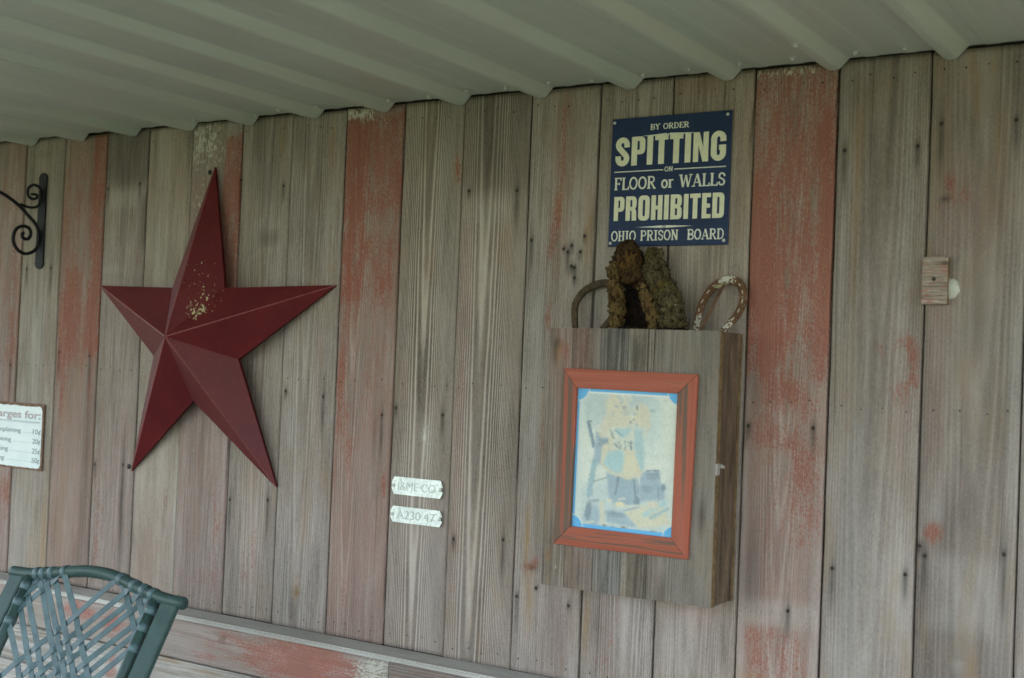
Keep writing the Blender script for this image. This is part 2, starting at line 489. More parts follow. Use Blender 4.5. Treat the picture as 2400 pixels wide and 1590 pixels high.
# boards beyond the frame
for k_ in (0, 3, 7, 29, 32):
    xx = SEAMS[k_] + .09
    r_('r', xx - .09, xx + .09, 1.4, 2.2, .1, .7); r_('p', xx - .09, xx + .09, .8, 2.2, .1, .6)

# nails that bleed a dark streak: (x, z, streak length)
STREAK = [(-.455, 2.041, .05), (-.314, 2.05, .06), (.251, 2.019, .05), (.092, 2.043, .07), (.861, 1.98, .02), (.999, 1.975, .10), (1.786, 2.025, .09), (1.933, 2.025, .05),
          (1.978, 2.066, .10), (2.117, 2.064, .06), (-.818, 1.803, .06), (-.698, 1.806, .09), (-.644, 1.547, .08), (-.503, 1.54, .12), (-.872, 1.5, .12), (.294, 1.469, .02),
          (.427, 1.46, .10), (.662, 1.443, .03), (.621, 1.423, .13), (.807, 1.433, .06), (1.045, 1.856, .08), (1.188, 1.863, .02), (1.60, 1.453, .03), (1.741, 1.457, .06),
          (-.456, 1.218, .05), (-.331, 1.227, .22), (.103, 1.163, .12), (.244, 1.174, .12), (.858, 1.136, .03), (.999, 1.149, .12), (1.043, 1.022, .09), (1.183, 1.019, .01),
          (1.79, 1.176, .09), (1.936, 1.181, .06), (1.973, 1.222, .09), (2.119, 1.241, .14), (1.701, 1.078, .06), (1.962, 1.24, .02),
          (1.155, 1.842, .02), (1.145, 1.827, .05), (1.178, 1.827, .02), (1.156, 1.794, .02), (1.164, 1.791, .02), (1.165, 1.767, .02), (1.134, 1.834, .0), (1.095, 1.048, .0)]
for (x, z, L) in STREAK:
    g_('d', x, z, .0045, .008, 1.0)
    if L > .015:
        g_('d', x, z - L * .35, .0062, L * .62, .85)

CH = {'r': (0, 0), 'w': (0, 1), 'd': (0, 2), 'o': (1, 0), 'b': (1, 1), 'p': (1, 2)}
def sstep(a, b, x):
    t = np.clip((x - a) / (b - a), 0, 1)
    return t * t * (3 - 2 * t)

def eval_masks(X, Z, x0, x1):
    out = [np.zeros((len(X), 4), np.float32), np.zeros((len(X), 4), np.float32)]
    for o in out:
        o[:, 3] = 1
    for e in G:
        ch, typ = e[0], e[1]
        if typ == 'g':
            _, _, cx, cz, rx, rz, a = e
            if cx + 2.2 * rx < x0 or cx - 2.2 * rx > x1 or not (x0 - .004 <= cx <= x1 + .004):
                continue
            v = a * np.exp(-(((X - cx) / rx) ** 2 + ((Z - cz) / rz) ** 2))
        else:
            _, _, a0, a1, b0, b1, s, a = e
            cx = (a0 + a1) / 2
            if not (x0 - .002 <= cx <= x1 + .002):
                continue
            sx = min(s, .012)
            fx = sstep(a0 - sx, a0 + sx, X) * (1 - sstep(a1 - sx, a1 + sx, X))
            # paint that reaches the seam stays full at the seam
            if a0 <= x0 + .004: fx = np.where(X < a0 + .02, 1 - sstep(a1 - sx, a1 + sx, X), fx)
            if a1 >= x1 - .004: fx = np.where(X > a1 - .02, sstep(a0 - sx, a0 + sx, X), fx)
            fz = sstep(b0 - s, b0 + s, Z) * (1 - sstep(b1 - s, b1 + s, Z))
            v = a * fx * fz
        k, c = CH[ch]
        if ch == 'r' and typ == 'r':
            v = v * .82
        out[k][:, c] = 1 - (1 - out[k][:, c]) * (1 - np.clip(v, 0, 1))
    return out

wall = thing('plank_wall', 'weathered grey and red upright board wall under the metal porch roof', 'wall', (0.6, 0, 0.0))
rnd = random.Random(4)

BP = {  # per-board look: tint, ring strength, heart position, arch steepness, rings per metre
    10: dict(ring=.15, warm=.6), 11: dict(ring=.10, warm=.3, tint=(1.05, 1.05, 1.0)), 12: dict(ring=.15, warm=.6, tint=(.92, .86, .82)),
    13: dict(ring=.20, warm=.3, tint=(.97, .96, .95)), 14: dict(ring=.12, warm=.35, tint=(1.10, 1.07, 1.0)), 15: dict(ring=.2, warm=.4),
    16: dict(ring=.3, warm=.3, tint=(.99, .98, .95), xc=.10), 17: dict(ring=.3, warm=.45, xc=.08), 18: dict(ring=.38, warm=.3, xc=.055, P=700, F=3.2, tint=(.95, .88, .85)),
    19: dict(ring=.80, warm=.3, fib=.75, xc=.085, P=1300, F=1.5, tint=(1.04, 1.02, .98)), 20: dict(ring=.75, warm=.35, fib=.75, xc=.075, P=1200, F=1.4, tint=(1.02, .99, .96)), 21: dict(ring=.22, warm=.3, tint=(1.02, 1.02, 1.02), xc=-.1, P=300),
    22: dict(ring=.35, warm=.3, xc=.11), 23: dict(ring=.2, warm=.4, tint=(1.02, .99, .95)), 24: dict(ring=.30, warm=.35, xc=.09, P=420, F=5.5, tint=(.97, .92, .89)),
    25: dict(ring=.20, warm=.45, fib=.6, tint=(.92, .91, .91), xc=.09, P=600), 26: dict(ring=.16, warm=.45, fib=.55, tint=(.89, .88, .88), xc=.10, P=500), 27: dict(ring=.15, warm=.3),
}
def board_chans(x0, x1):
    out = set('d')
    for e in G:
        cx = e[2] if e[1] == 'g' else (e[2] + e[3]) / 2
        if x0 - .004 <= cx <= x1 + .004:
            out.add(e[0])
    return out
nail_mat = paint('rusty_nail', (0.035, 0.026, 0.020), 0.8, 0.4, 300)

def disc_verts(cx, y, cz, r, n=7, dome=0.001):
    vv = [(cx + r * math.cos(2 * math.pi * k / n), y, cz + r * math.sin(2 * math.pi * k / n)) for k in range(n)]
    vv.append((cx, y - dome, cz))
    ff = [(k, (k + 1) % n, n) for k in range(n)]
    return vv, ff

for i in range(len(SEAMS) - 1):
    x0, x1 = SEAMS[i], SEAMS[i + 1]
    seen = 10 <= i <= 27
    bp = BP.get(i, {})
    tint = bp.get('tint', (1, 1, 1))
    mul = lambda c: tuple(a * b for a, b in zip(c, tint))
    mat = wood('board_wood_%d' % i, i + 1, mul(GREY_L), mul(GREY_M), mul(GREY_D), ring=bp.get('ring', .2), xc=bp.get('xc', .09 if i % 2 else -.06), P=bp.get('P', 900.0),
               F=bp.get('F', 1.8), warm=bp.get('warm', .35), fib=bp.get('fib', 1.0), chans=board_chans(x0, x1))
    gap = 0.0011 + 0.0014 * rnd.random()
    gl, gr = x0 + gap, x1 - gap
    w = gr - gl
    ncol = int(w / (.005 if seen else .03))
    us = [0.0, .0016] + list(np.linspace(.0045, w - .0045, ncol)) + [w - .0016, w]
    nrow = 118 if seen else 20
    zb = ZB + rnd.uniform(-.0032, -.0010)
    zt = rnd.choice((2.2085, 2.2095, 2.2105, 2.2120, 2.2075))
    zs = np.linspace(zb, zt, nrow)
    yoff = rnd.uniform(-.0026, .0026)
    cup = rnd.uniform(-.0022, .0022)
    tilt = rnd.uniform(-.0028, .0028)
    verts, faces = [], []
    nu = len(us)
    for zi, z in enumerate(zs):
        jl = .0010 * mnoise.noise((i * 3.1, z * 9, 0)) + .0006 * mnoise.noise((i * 3.1, z * 50, 3))
        jr = .0010 * mnoise.noise((i * 5.7, z * 9, 9)) + .0006 * mnoise.noise((i * 5.7, z * 50, 7))
        if i == 23:
            jr -= .009 * math.exp(-((z - 2.045) / .055) ** 2)
        if i == 24:
            jr -= .003 * math.exp(-((z - 2.11) / .03) ** 2)
        for ui, u in enumerate(us):
            f = u / w
            x = gl + u + jl * (1 - f) + jr * f
            y = yoff + cup * (1 - (2 * f - 1) ** 2) + tilt * (f - .5) + .0006 * mnoise.noise((x * 20, i, z * 5))
            if ui in (0, nu - 1):
                y += .0035
            elif ui in (1, nu - 2):
                y += .0006
            verts.append((x, y, z))
    for zi in range(nrow - 1):
        for ui in range(nu - 1):
            a = zi * nu + ui
            faces.append((a, a + 1, a + nu + 1, a + nu))
    # board body: sides, ends, back
    nv = len(verts)
    bk = .021
    for (xx, zz) in ((gl, zb), (gr, zb), (gr, zt), (gl, zt)):
        verts.append((xx, bk, zz))
    Lcol = [zi * nu for zi in range(nrow)]
    Rcol = [zi * nu + nu - 1 for zi in range(nrow)]
    faces.append(tuple(Lcol) + (nv + 3, nv))
    faces.append(tuple(reversed(Rcol)) + (nv + 1, nv + 2))
    faces.append(tuple(range(nu - 1, -1, -1)) + (nv, nv + 1))
    faces.append(tuple((nrow - 1) * nu + k for k in range(nu)) + (nv + 2, nv + 3))
    faces.append((nv, nv + 3, nv + 2, nv + 1))
    b = mobj('board', verts, faces, mat, wall, False, loc=(x0, 0, 0.85))
    for p in list(b.data.polygons)[:(nrow - 1) * (nu - 1)]:
        p.use_smooth = True
    V = np.array(verts)
    A, B = eval_masks(V[:, 0], V[:, 2], x0, x1)
    for nm, arr in (('mask_a', A), ('mask_b', B)):
        at = b.data.attributes.new(nm, 'FLOAT_COLOR', 'POINT')
        at.data.foreach_set('color', arr.ravel())
    if seen:
        # small nail heads along the three framing lines, and the old square nails
        nvs, nfs = [], []
        def addnail(x, z, r, n=7):
            f_ = (x - gl) / w
            vv, ff = disc_verts(x, yoff + cup * (1 - (2 * f_ - 1) ** 2) + tilt * (f_ - .5) - .0010, z, r, n, .0006)
            o_ = len(nvs)
            nvs.extend(vv)
            nfs.extend([tuple(k + o_ for k in f) for f in ff])
        for zr in (2.170, 1.506, .880):
            ph = rnd.uniform(.012, .03)
            x = x0 + ph
            while x < x1 - .012:
                addnail(x, zr + rnd.uniform(-.007, .007), rnd.uniform(.0015, .0023))
                x += rnd.uniform(.036, .052)
        for (x, z, L) in STREAK:
            if x0 <= x < x1:
                addnail(x, z, .0042, 8)
        no = mobj('nail_heads', nvs, nfs, nail_mat, b)
        no['kind'] = 'stuff'
box('wall_light_block', SEAMS[0], SEAMS[-1], .0225, .06, 0.0, 2.9, paint('dark_void_brown', (.05, .042, .035), .9, .2, 10), wall)  # dark slab added behind boards; blocks light, keeps gaps and top void dark

# ---------------------------------------------------------------- lower wall with its ledge
wains = thing('wainscot', 'lower wall of horizontal red-flaked boards below the grey ledge', 'wall', (0.6, 0, 0))
ledge_m = wood('ledge_wood', 77, (.62, .60, .56), (.50, .48, .445), (.30, .285, .255), ring=.1, axis='x', masks=False, warm=.25, crack=.35, fib=.75)
lx = [-2.89, -1.60, 1.62, 3.45]
for k in range(3):
    bm = box_bm(lx[k] + .001, lx[k + 1] - .001, -.090, .0, .838, .850, .0035, 2)
    bm_obj('ledge', bm, ledge_m, wains, loc=(lx[k], -.09, .84))
WY = -.078
def hboard(x0, x1, z0, z1, seed, blobs, **kw):
    mat = wood('lower_board_wood_%d' % seed, seed, axis='x', **kw)
    us = list(np.linspace(x0 + .0012, x1 - .0012, max(4, int((x1 - x0) / .02))))
    zs = [z0 + .0012] + list(np.linspace(z0 + .005, z1 - .005, 10)) + [z1 - .0012]
    verts, faces = [], []
    nu = len(us)
    for zi, z in enumerate(zs):
        for u in us:
            y = WY + .0008 * mnoise.noise((u * 6, seed, z * 20))
            if zi in (0, len(zs) - 1):
                y += .003
            verts.append((u, y, z))
    for zi in range(len(zs) - 1):
        for k in range(nu - 1):
            a = zi * nu + k
            faces.append((a, a + 1, a + nu + 1, a + nu))
    nv = len(verts)
    for (xx, zz) in ((us[0], zs[0]), (us[-1], zs[0]), (us[-1], zs[-1]), (us[0], zs[-1])):
        verts.append((xx, WY + .02, zz))
    faces.append(tuple(zi * nu for zi in range(len(zs))) + (nv + 3, nv))
    faces.append(tuple(zi * nu + nu - 1 for zi in reversed(range(len(zs)))) + (nv + 1, nv + 2))
    faces.append(tuple(range(nu - 1, -1, -1)) + (nv, nv + 1))
    faces.append(tuple((len(zs) - 1) * nu + k for k in range(nu)) + (nv + 2, nv + 3))
    b = mobj('board', verts, faces, mat, wains, False, loc=(x0, WY, z0))
    Vv = np.array(verts)
    arrs = [np.zeros((len(Vv), 4), np.float32), np.zeros((len(Vv), 4), np.float32)]
    for (ch, cx, cz, rx, rz, a) in blobs:
        v = a * np.exp(-(((Vv[:, 0] - cx) / rx) ** 2 + ((Vv[:, 2] - cz) / rz) ** 2) ** 1.5)
        k, c = CH[ch]
        arrs[k][:, c] = 1 - (1 - arrs[k][:, c]) * (1 - v)
    for nm, arr in (('mask_a', arrs[0]), ('mask_b', arrs[1])):
        at = b.data.attributes.new(nm, 'FLOAT_COLOR', 'POINT')
        at.data.foreach_set('color', arr.ravel())
    return b
LT = dict(light=(.50, .465, .43), mid=(.34, .31, .28), dark=(.16, .135, .115))
RC = (.47, .135, .095)
hboard(-2.2, -.62, .727, .836, 201, [('r', -.95, .79, .25, .08, .8), ('p', -1.2, .78, .6, .2, .6)], redcol=RC, ring=.3, **LT)
hboard(-.62, .735, .727, .836, 202, [('r', .42, .785, .20, .07, .95), ('r', .54, .78, .12, .08, .95), ('r', .18, .81, .10, .03, .55), ('r', .12, .75, .10, .02, .5), ('r', -.05, .81, .06, .03, .45),
                                     ('w', .69, .81, .06, .05, .75), ('w', .66, .79, .06, .03, .5), ('w', .70, .75, .05, .03, .6), ('p', .2, .78, .5, .1, .7), ('d', .18, .805, .014, .008, .8), ('b', .0, .76, .15, .03, .4),
                                     ('r', -.40, .80, .10, .04, .8), ('r', -.25, .79, .04, .05, .9), ('p', -.3, .78, .3, .1, .6)], redcol=RC, ring=.25, **LT)
hboard(.735, 2.1, .727, .836, 203, [('p', 1.0, .78, .3, .1, .4), ('d', 1.0, .78, .4, .06, .3)], redcol=RC, ring=.45, xc=.05, P=700, F=2.0, light=(.36, .32, .29), mid=(.24, .20, .18), dark=(.10, .085, .075))
hboard(2.1, 3.45, .727, .836, 204, [('r', 2.5, .78, .3, .06, .7)], redcol=RC, ring=.3, **LT)
for r, (za, zc) in enumerate([(.616, .7255), (.505, .6145), (.394, .5035), (.283, .3925), (.172, .2815), (.06, .1705)]):
    xs_ = [-2.2, -.093 + .37 * (r % 3) if r else -.093, 1.5 - .2 * r, 3.45]
    for k in range(3):
        bl = [('r', -.25, .67, .03, .05, .9), ('r', -.17, .64, .02, .03, .8), ('r', .0, .6, .1, .03, .3), ('o', -.02, za + .105, .05, .006, .9), ('o', .13, za + .09, .06, .006, .8), ('b', -.3, za + .05, .25, .05, .9), ('b', .25, za + .05, .2, .05, .7)] if r == 0 else \
             [('p', xs_[k] + .5, za + .05, .4, .05, .5), ('b', xs_[k] + .3, za + .05, .4, .06, .8)]
        hboard(xs_[k], xs_[k + 1], za, zc, 210 + r * 3 + k, bl, redcol=RC, ring=.6 if (r + k) % 2 == 0 else .3, xc=.05, P=500, F=2.2, light=(.56, .53, .495), mid=(.40, .37, .335), dark=(.17, .14, .115))
box('backing', SEAMS[0], SEAMS[-1], WY + .022, .0, 0.0, .8375, paint('dark_backing', (.05, .042, .035), .9, .2, 10), wains)

# ---------------------------------------------------------------- porch roof
def roof_mat():
    t = NT('roof_metal')
    x, y, z = t.sep(t.obj())
    n1 = t.noise(t.xyz(t.mul(x, 14), t.mul(y, .9), 0.0), detail=4, rough=0.6)
    n2 = t.noise(t.xyz(t.mul(x, 3), t.mul(y, 3), 2.0), detail=5, rough=0.6)
    n3 = t.noise(t.obj(), scale=260, detail=2)
    c = t.mix(t.ramp(n1, .35, .65), (.515, .580, .505), (.555, .610, .540))
    c = t.mix(t.mul(t.ramp(n2, .45, .75), .3), c, (.47, .495, .44))
    t.bump(t.add(t.mul(n2, 1.0), t.mul(n3, .02)), .05, .01)
    return t.out(c, t.m('MULTIPLY_ADD', n2, .12, .32), .4, .28)
roof = thing('porch_roof', 'ribbed grey-green metal porch roof seen from below', 'roof', (0.6, -1.7, 2.21))
rm = roof_mat()
RZ = 2.2135
RIB0, RIBS = -0.807, 0.2334
Y0, Y1 = -3.3, -.0085
def sheet_profile():
    """one sheet: from a rib to four ribs further on, lapping it; z offsets (down is negative)"""
    pts = []
    def rib(c):
        pr = [(-.036, 0), (-.032, -.0012), (-.0160, -.0175), (-.0120, -.0208), (-.006, -.0225), (.006, -.0225), (.0120, -.0208), (.0160, -.0175), (.032, -.0012), (.036, 0)]
        return [(c + a, b) for a, b in pr]
    def minor(c):
        return [(c - .016, 0), (c - .011, -.0011), (c + .011, -.0011), (c + .016, 0)]
    for k in range(4):
        pts += rib(k * RIBS)
        pts += minor(k * RIBS + RIBS / 3) + minor(k * RIBS + 2 * RIBS / 3)
    pts += rib(4 * RIBS)[:6]
    pts.append((4 * RIBS + .0120, -.0208))
    return pts
prof = sheet_profile()
nseg = 14
xstart = RIB0 - 8 * RIBS
for s in range(7):
    xo = xstart + s * 4 * RIBS
    zo = RZ - (0.0 if s % 2 else .0013)
    verts, faces = [], []
    m_ = len(prof)
    for k in range(nseg + 1):
        y = Y0 + (Y1 - Y0) * k / nseg
        for (a, b) in prof:
            wav = .0006 * mnoise.noise((xo + a * 3, y * 1.7, s)) * (1 if b > -.003 else .4)
            end = 0.0
            verts.append((xo + a, y + (.002 * mnoise.noise((xo + a * 6, 5.0, s)) if k == nseg else 0), zo + b + wav + end))
    for k in range(nseg):
        for j in range(m_ - 1):
            a = k * m_ + j
            faces.append((a, a + 1, a + m_ + 1, a + m_))
    nb = len(verts)
    for (vx, vy, vz) in list(verts):
        verts.append((vx, vy, vz + .0008))
    nf = len(faces)
    for f in list(faces):
        faces.append(tuple(nb + q for q in reversed(f)))
    for j in range(m_ - 1):
        a = nseg * m_ + j
        faces.append((a, a + 1, nb + a + 1, nb + a))
    for k in range(nseg):
        for a in (k * m_, k * m_ + m_ - 1):
            faces.append((a, a + m_, nb + a + m_, nb + a))
    sh = mobj('roof_sheet', verts, faces, rm, roof, True, loc=(xo, -2, RZ))
    md = sh.data
    try:
        md.set_sharp_from_angle(angle=R(11))
    except Exception:
        pass
box('roof_light_block', SEAMS[0] - .2, SEAMS[-1] + .2, -3.3, .12, RZ + .030, RZ + .06, paint('light_block_brown', (.10, .085, .07), .9, .3, 6), roof)  # unseen slab added over the sheets to stop light leaking in
# hex screws with washers
scr_m = paint('zinc_screw', (.56, .57, .55), .4, .15, 400, .5, .35)
def screw_mesh():
    bm = bmesh.new()
    bmesh.ops.create_cone(bm, cap_ends=True, segments=12, radius1=.0080, radius2=.0072, depth=.002, matrix=Matrix.Translation((0, 0, -.001)))
    bmesh.ops.create_cone(bm, cap_ends=True, segments=6, radius1=.0048, radius2=.0048, depth=.0055, matrix=Matrix.Translation((0, 0, -.0047)))
    me = bpy.data.meshes.new('screw')
    bm.to_mesh(me)
    bm.free()
    me.materials.append(scr_m)
    return me
sm_ = screw_mesh()
for k in range(-1, 14):
    for off in (.055, .165):
        if rnd.random() < .12:
            continue
        o = bpy.data.objects.new('screw', sm_)
        COL.objects.link(o)
        o.parent = roof
        o.location = Vector((RIB0 + k * RIBS + off + rnd.uniform(-.012, .012), -.055 + rnd.uniform(-.014, .012), RZ - .0015)) - roof.location
        o.rotation_euler = (rnd.uniform(-.12, .12), rnd.uniform(-.12, .12), rnd.uniform(0, 1))
o = bpy.data.objects.new('screw', sm_)
COL.objects.link(o)
o.parent = roof
o.location = Vector((RIB0 + 11 * RIBS, -.235, RZ - .0226)) - roof.location

# ---------------------------------------------------------------- barn star
def star_mat():
    t = NT('star_red_paint')
    o = t.obj()
    wp = t.node('ShaderNodeNewGeometry').outputs['Position']
    n1 = t.noise(wp, scale=9, detail=5, rough=.6)
    n2 = t.noise(wp, scale=90, detail=3, rough=.6)
    c = t.mix(t.ramp(n1, .35, .65), (.092, .0075, .011), (.115, .011, .013))
    c = t.mix(t.mul(t.ramp(n2, .5, .75), .25), c, (.14, .035, .03))
    # yellow spatters near the upper right of the hub
    x, y, z = t.sep(wp)
    def spot(cx, cz, rx, rz):
        a = t.mul(t.sub(x, cx), 1 / rx)
        b = t.mul(t.sub(z, cz), 1 / rz)
        return t.m('MAXIMUM', t.sub(1.0, t.add(t.mul(a, a), t.mul(b, b))), 0.0)
    ms = t.add(t.add(spot(.070, 1.70, .055, .065), t.mul(spot(.035, 1.775, .04, .10), .6)), t.mul(spot(.055, 1.672, .035, .03), 1.2))
    sp = t.noise(t.xyz(t.mul(x, 150), t.mul(y, 150), t.mul(z, 85)), detail=3, rough=.6)
    f = t.ramp(t.add(sp, t.mul(ms, .115)), .71, .76)
    f = t.mul(f, t.ramp(ms, .05, .3))
    c = t.mix(f, c, (.50, .46, .27))
    sc = t.noise(wp, scale=55, detail=6, rough=.75)
    c = t.mix(t.mul(t.ramp(sc, .69, .74), .5), c, (.33, .13, .10))
    t.bump(t.add(n1, t.mul(n2, .2)), .10, .004)
    return t.out(c, t.m('MULTIPLY_ADD', n1, .15, .40), .28)
star = thing('barn_star', 'large dark red five-pointed metal star on the boards', 'star', (0, -.01, 1.601))
stm = star_mat()
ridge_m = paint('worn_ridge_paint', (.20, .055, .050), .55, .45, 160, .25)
SR, SI, SZ = .480, .1723, 1.6013
def spt(r, ang, d):
    return Vector((r * math.cos(ang), -d, SZ + r * math.sin(ang)))
APEX = Vector((0, -.1632, SZ))
for k in range(5):
    a = R(90 - 72 * k)
    T = spt(SR, a, .0098)
    NL, NR = spt(SI, a + R(36), .052), spt(SI, a - R(36), .052)
    side = Vector((-math.sin(a), 0, math.cos(a)))
    rw = .0016
    Aa, Ab = APEX + side * rw + Vector((0, .0006, 0)) + (T - APEX) * .006, APEX - side * rw + Vector((0, .0006, 0)) + (T - APEX) * .006
    Ta, Tb = T + side * .0010, T - side * .0010
    front = [APEX, Aa, Ab, Ta, Tb, NL, NR]
    back = [v + Vector((0, .0022, 0)) for v in front]
    # turned-back lip round the rim
    hem = [NL + Vector((0, .010, 0)) * 1, Ta + Vector((0, .006, 0)), Tb + Vector((0, .006, 0)), NR + Vector((0, .010, 0))]
    V = front + back + hem
    n = 7
    F = [(0, 1, 5), (1, 3, 5), (0, 2, 1), (1, 2, 4, 3), (0, 6, 2), (2, 6, 4)]
    F += [tuple(q + n for q in reversed(f)) for f in F[:]]
    F += [(5, 3, 15, 14), (3, 4, 16, 15), (4, 6, 17, 16)]
    F += [(5 + n, 3 + n, 15, 14), (4 + n, 6 + n, 17, 16)]
    arm = mobj('arm', V, F, stm, star, False, loc=(0, -.05, SZ))
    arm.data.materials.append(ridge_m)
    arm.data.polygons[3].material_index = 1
blk = paint('black_screw', (.02, .02, .022), .5, .2, 200)
for (x, z) in ((-.012, 2.066), (-.286, 1.225)):
    bm = bmesh.new()
    bmesh.ops.create_uvsphere(bm, u_segments=10, v_segments=6, radius=.0075)
    for v in bm.verts:
        v.co.y *= .6
        v.co += Vector((x, -.016, z))
    bm_obj('screw', bm, blk, star, True)

# ---------------------------------------------------------------- lettering
def ribbon_mesh(strokes, w, T, verts, faces, z0=0.0, dz=.00004, lift=.0):
    """strokes: polylines in glyph space; T maps (x,y)->(x,z) world; each stroke a hair further out"""
    for si, (pl, ww) in enumerate(strokes):
        pl = [np.array(q, float) for q in pl]
        n = len(pl)
        L, Rr = [], []
        closed = n > 3 and np.allclose(pl[0], pl[-1])
        for i in range(n):
            if closed and i in (0, n - 1):
                d0 = pl[0] - pl[-2]
                d1 = pl[1] - pl[0]
            else:
                d0 = pl[i] - pl[i - 1] if i > 0 else pl[1] - pl[0]
                d1 = pl[i + 1] - pl[i] if i < n - 1 else pl[i] - pl[i - 1]
            d0 = d0 / (np.linalg.norm(d0) + 1e-9)
            d1 = d1 / (np.linalg.norm(d1) + 1e-9)
            nn = np.array([-(d0 + d1)[1], (d0 + d1)[0]])
            nn /= (np.linalg.norm(nn) + 1e-9)
            k = 1 / max(.5, abs(nn @ np.array([-d0[1], d0[0]])))
            L.append(pl[i] + nn * ww * w / 2 * k)
            Rr.append(pl[i] - nn * ww * w / 2 * k)
        o = len(verts)
        yy = z0 - dz * (si + 1)
        for q in L + Rr:
            X, Z = T(q)
            verts.append((X, yy, Z))
        for i in range(n - 1):
            faces.append((o + i, o + n + i, o + n + i + 1, o + i + 1))

def arc(cx, cy, rx, ry, a0, a1, n=10):
    return [(cx + rx * math.cos(R(a0 + (a1 - a0) * k / n)), cy + ry * math.sin(R(a0 + (a1 - a0) * k / n))) for k in range(n + 1)]

def slab(x, y, s=.13):
    return ([(x - s, y), (x + s, y)], .55)

def serif_glyph(ch):
    """strokes of a slab-serif capital in a box w x 1; returns (width, strokes)"""
    b, t_ = .035, .965
    def stem(x, k=1.0): return ([(x, 0), (x, 1)], k)
    th = .5
    if ch == 'B': return .66, [stem(.16), ([(.05, t_), (.38, t_)] + arc(.38, .75, .18, .215, 90, -90)[1:] + [(.16, .535)], .75), ([(.16, .49), (.40, .49)] + arc(.40, .26, .20, .225, 90, -90)[1:] + [(.05, b)], .75)]
    if ch == 'Y': return .66, [([(.33, 0), (.33, .45)], 1), ([(.33, .45), (.10, 1)], 1), ([(.33, .45), (.56, 1)], th), slab(.33, b), slab(.10, t_), slab(.56, t_)]
    if ch == 'O': return .70, [(arc(.35, .5, .27, .46, 0, 360, 20), .85)]
    if ch == 'R': return .70, [stem(.16), ([(.05, t_), (.36, t_)] + arc(.36, .74, .19, .225, 90, -90)[1:] + [(.16, .515)], .75), ([(.34, .5), (.58, .03), (.68, .03)], .9), slab(.16, b)]
    if ch == 'D': return .70, [stem(.16), ([(.05, t_), (.32, t_)] + arc(.32, .5, .28, .465, 90, -90, 14)[1:] + [(.05, b)], .75)]
    if ch == 'E': return .62, [stem(.16), ([(.05, t_), (.54, t_), (.54, .78)], .6), ([(.16, .5), (.42, .5)], .6), ([(.05, b), (.56, b), (.56, .24)], .6), ([(.42, .40), (.42, .60)], .5)]
    if ch == 'F': return .60, [stem(.16), ([(.05, t_), (.54, t_), (.54, .76)], .6), ([(.16, .5), (.42, .5)], .6), ([(.42, .40), (.42, .60)], .5), slab(.16, b)]
    if ch == 'L': return .58, [stem(.16), ([(.05, b), (.54, b), (.54, .26)], .6), slab(.16, t_)]
    if ch == 'W': return .96, [([(.10, 1), (.29, 0)], 1), ([(.29, 0), (.48, .95)], th), ([(.48, .95), (.67, 0)], 1), ([(.67, 0), (.86, 1)], th), slab(.10, t_), slab(.86, t_)]
    if ch == 'A': return .72, [([(.10, 0), (.36, 1)], th), ([(.36, 1), (.62, 0)], 1), ([(.2, .33), (.52, .33)], th), slab(.10, b), slab(.62, b)]
    if ch == 'S': return .56, [([(.47, .70), (.47, .84)] + arc(.28, .74, .18, .22, 35, 215, 10) + arc(.28, .27, .19, .23, 50, -150, 10) + [(.09, .30)], .8)]
    if ch == 'H': return .72, [stem(.17), stem(.55), ([(.17, .5), (.55, .5)], .6), slab(.17, b), slab(.17, t_), slab(.55, b), slab(.55, t_)]
    if ch == 'I': return .40, [stem(.20), slab(.20, b, .17), slab(.20, t_, .17)]
    if ch == 'P': return .64, [stem(.16), ([(.05, t_), (.36, t_)] + arc(.36, .72, .19, .245, 90, -90)[1:] + [(.16, .475)], .75), slab(.16, b)]
    if ch == 'N': return .74, [stem(.16, .8), stem(.58, .8), ([(.16, 1), (.58, 0)], 1), slab(.16, b), slab(.16, t_), slab(.58, t_)]
    if ch == 'o': return .52, [(arc(.26, .33, .19, .30, 0, 360, 18), .9)]
    if ch == 'r': return .46, [([(.15, 0), (.15, .66)], 1), ([(.15, .42)] + arc(.32, .45, .17, .18, 180, 60, 6), .7), slab(.15, b), slab(.12, .63, .09)]
    return .40, []

def serif_text(name, text, x0, x1, z0, h, y, w, mat, parent, slope=0.0):
    tot = sum(serif_glyph(c)[0] for c in text)
    k = (x1 - x0) / tot
    cur = 0.0
    verts, faces = [], []
    for c in text:
        gw, st = serif_glyph(c)
        def T(q, cur=cur):
            return x0 + (cur + q[0]) * k, z0 + q[1] * h
        # stroke width in glyph units, kept round in world units
        ribbon_mesh(st, w, T, verts, faces, y)
        cur += gw
    o = mobj(name, verts, faces, mat, parent, loc=((x0 + x1) / 2, y, z0))
    o['kind'] = 'stuff'
    return o

def rrect(x0, y0, x1, y1, r, sq=(), n=5):
    """closed loop; corners named in sq ('bl','br','tr','tl') stay square"""
    out = []
    for nm, cx, cy, a in (('bl', x0 + r, y0 + r, 180), ('br', x1 - r, y0 + r, 270), ('tr', x1 - r, y1 - r, 0), ('tl', x0 + r, y1 - r, 90)):
        if nm in sq:
            out.append({'bl': (x0, y0), 'br': (x1, y0), 'tr': (x1, y1), 'tl': (x0, y1)}[nm])
        else:
            out += [(cx + r * math.cos(R(a + 90 * k / n)), cy + r * math.sin(R(a + 90 * k / n))) for k in range(n + 1)]
    return out

def band_loop(pl, w):
    pl = [np.array(q, float) for q in pl]
    L, Q = [], []
    n = len(pl)
    for i in range(n):
        d = pl[min(i + 1, n - 1)] - pl[max(i - 1, 0)]
        d /= np.linalg.norm(d)
        nn = np.array([-d[1], d[0]])
        L.append(tuple(pl[i] + nn * w / 2))
        Q.append(tuple(pl[i] - nn * w / 2))
    return L + Q[::-1]

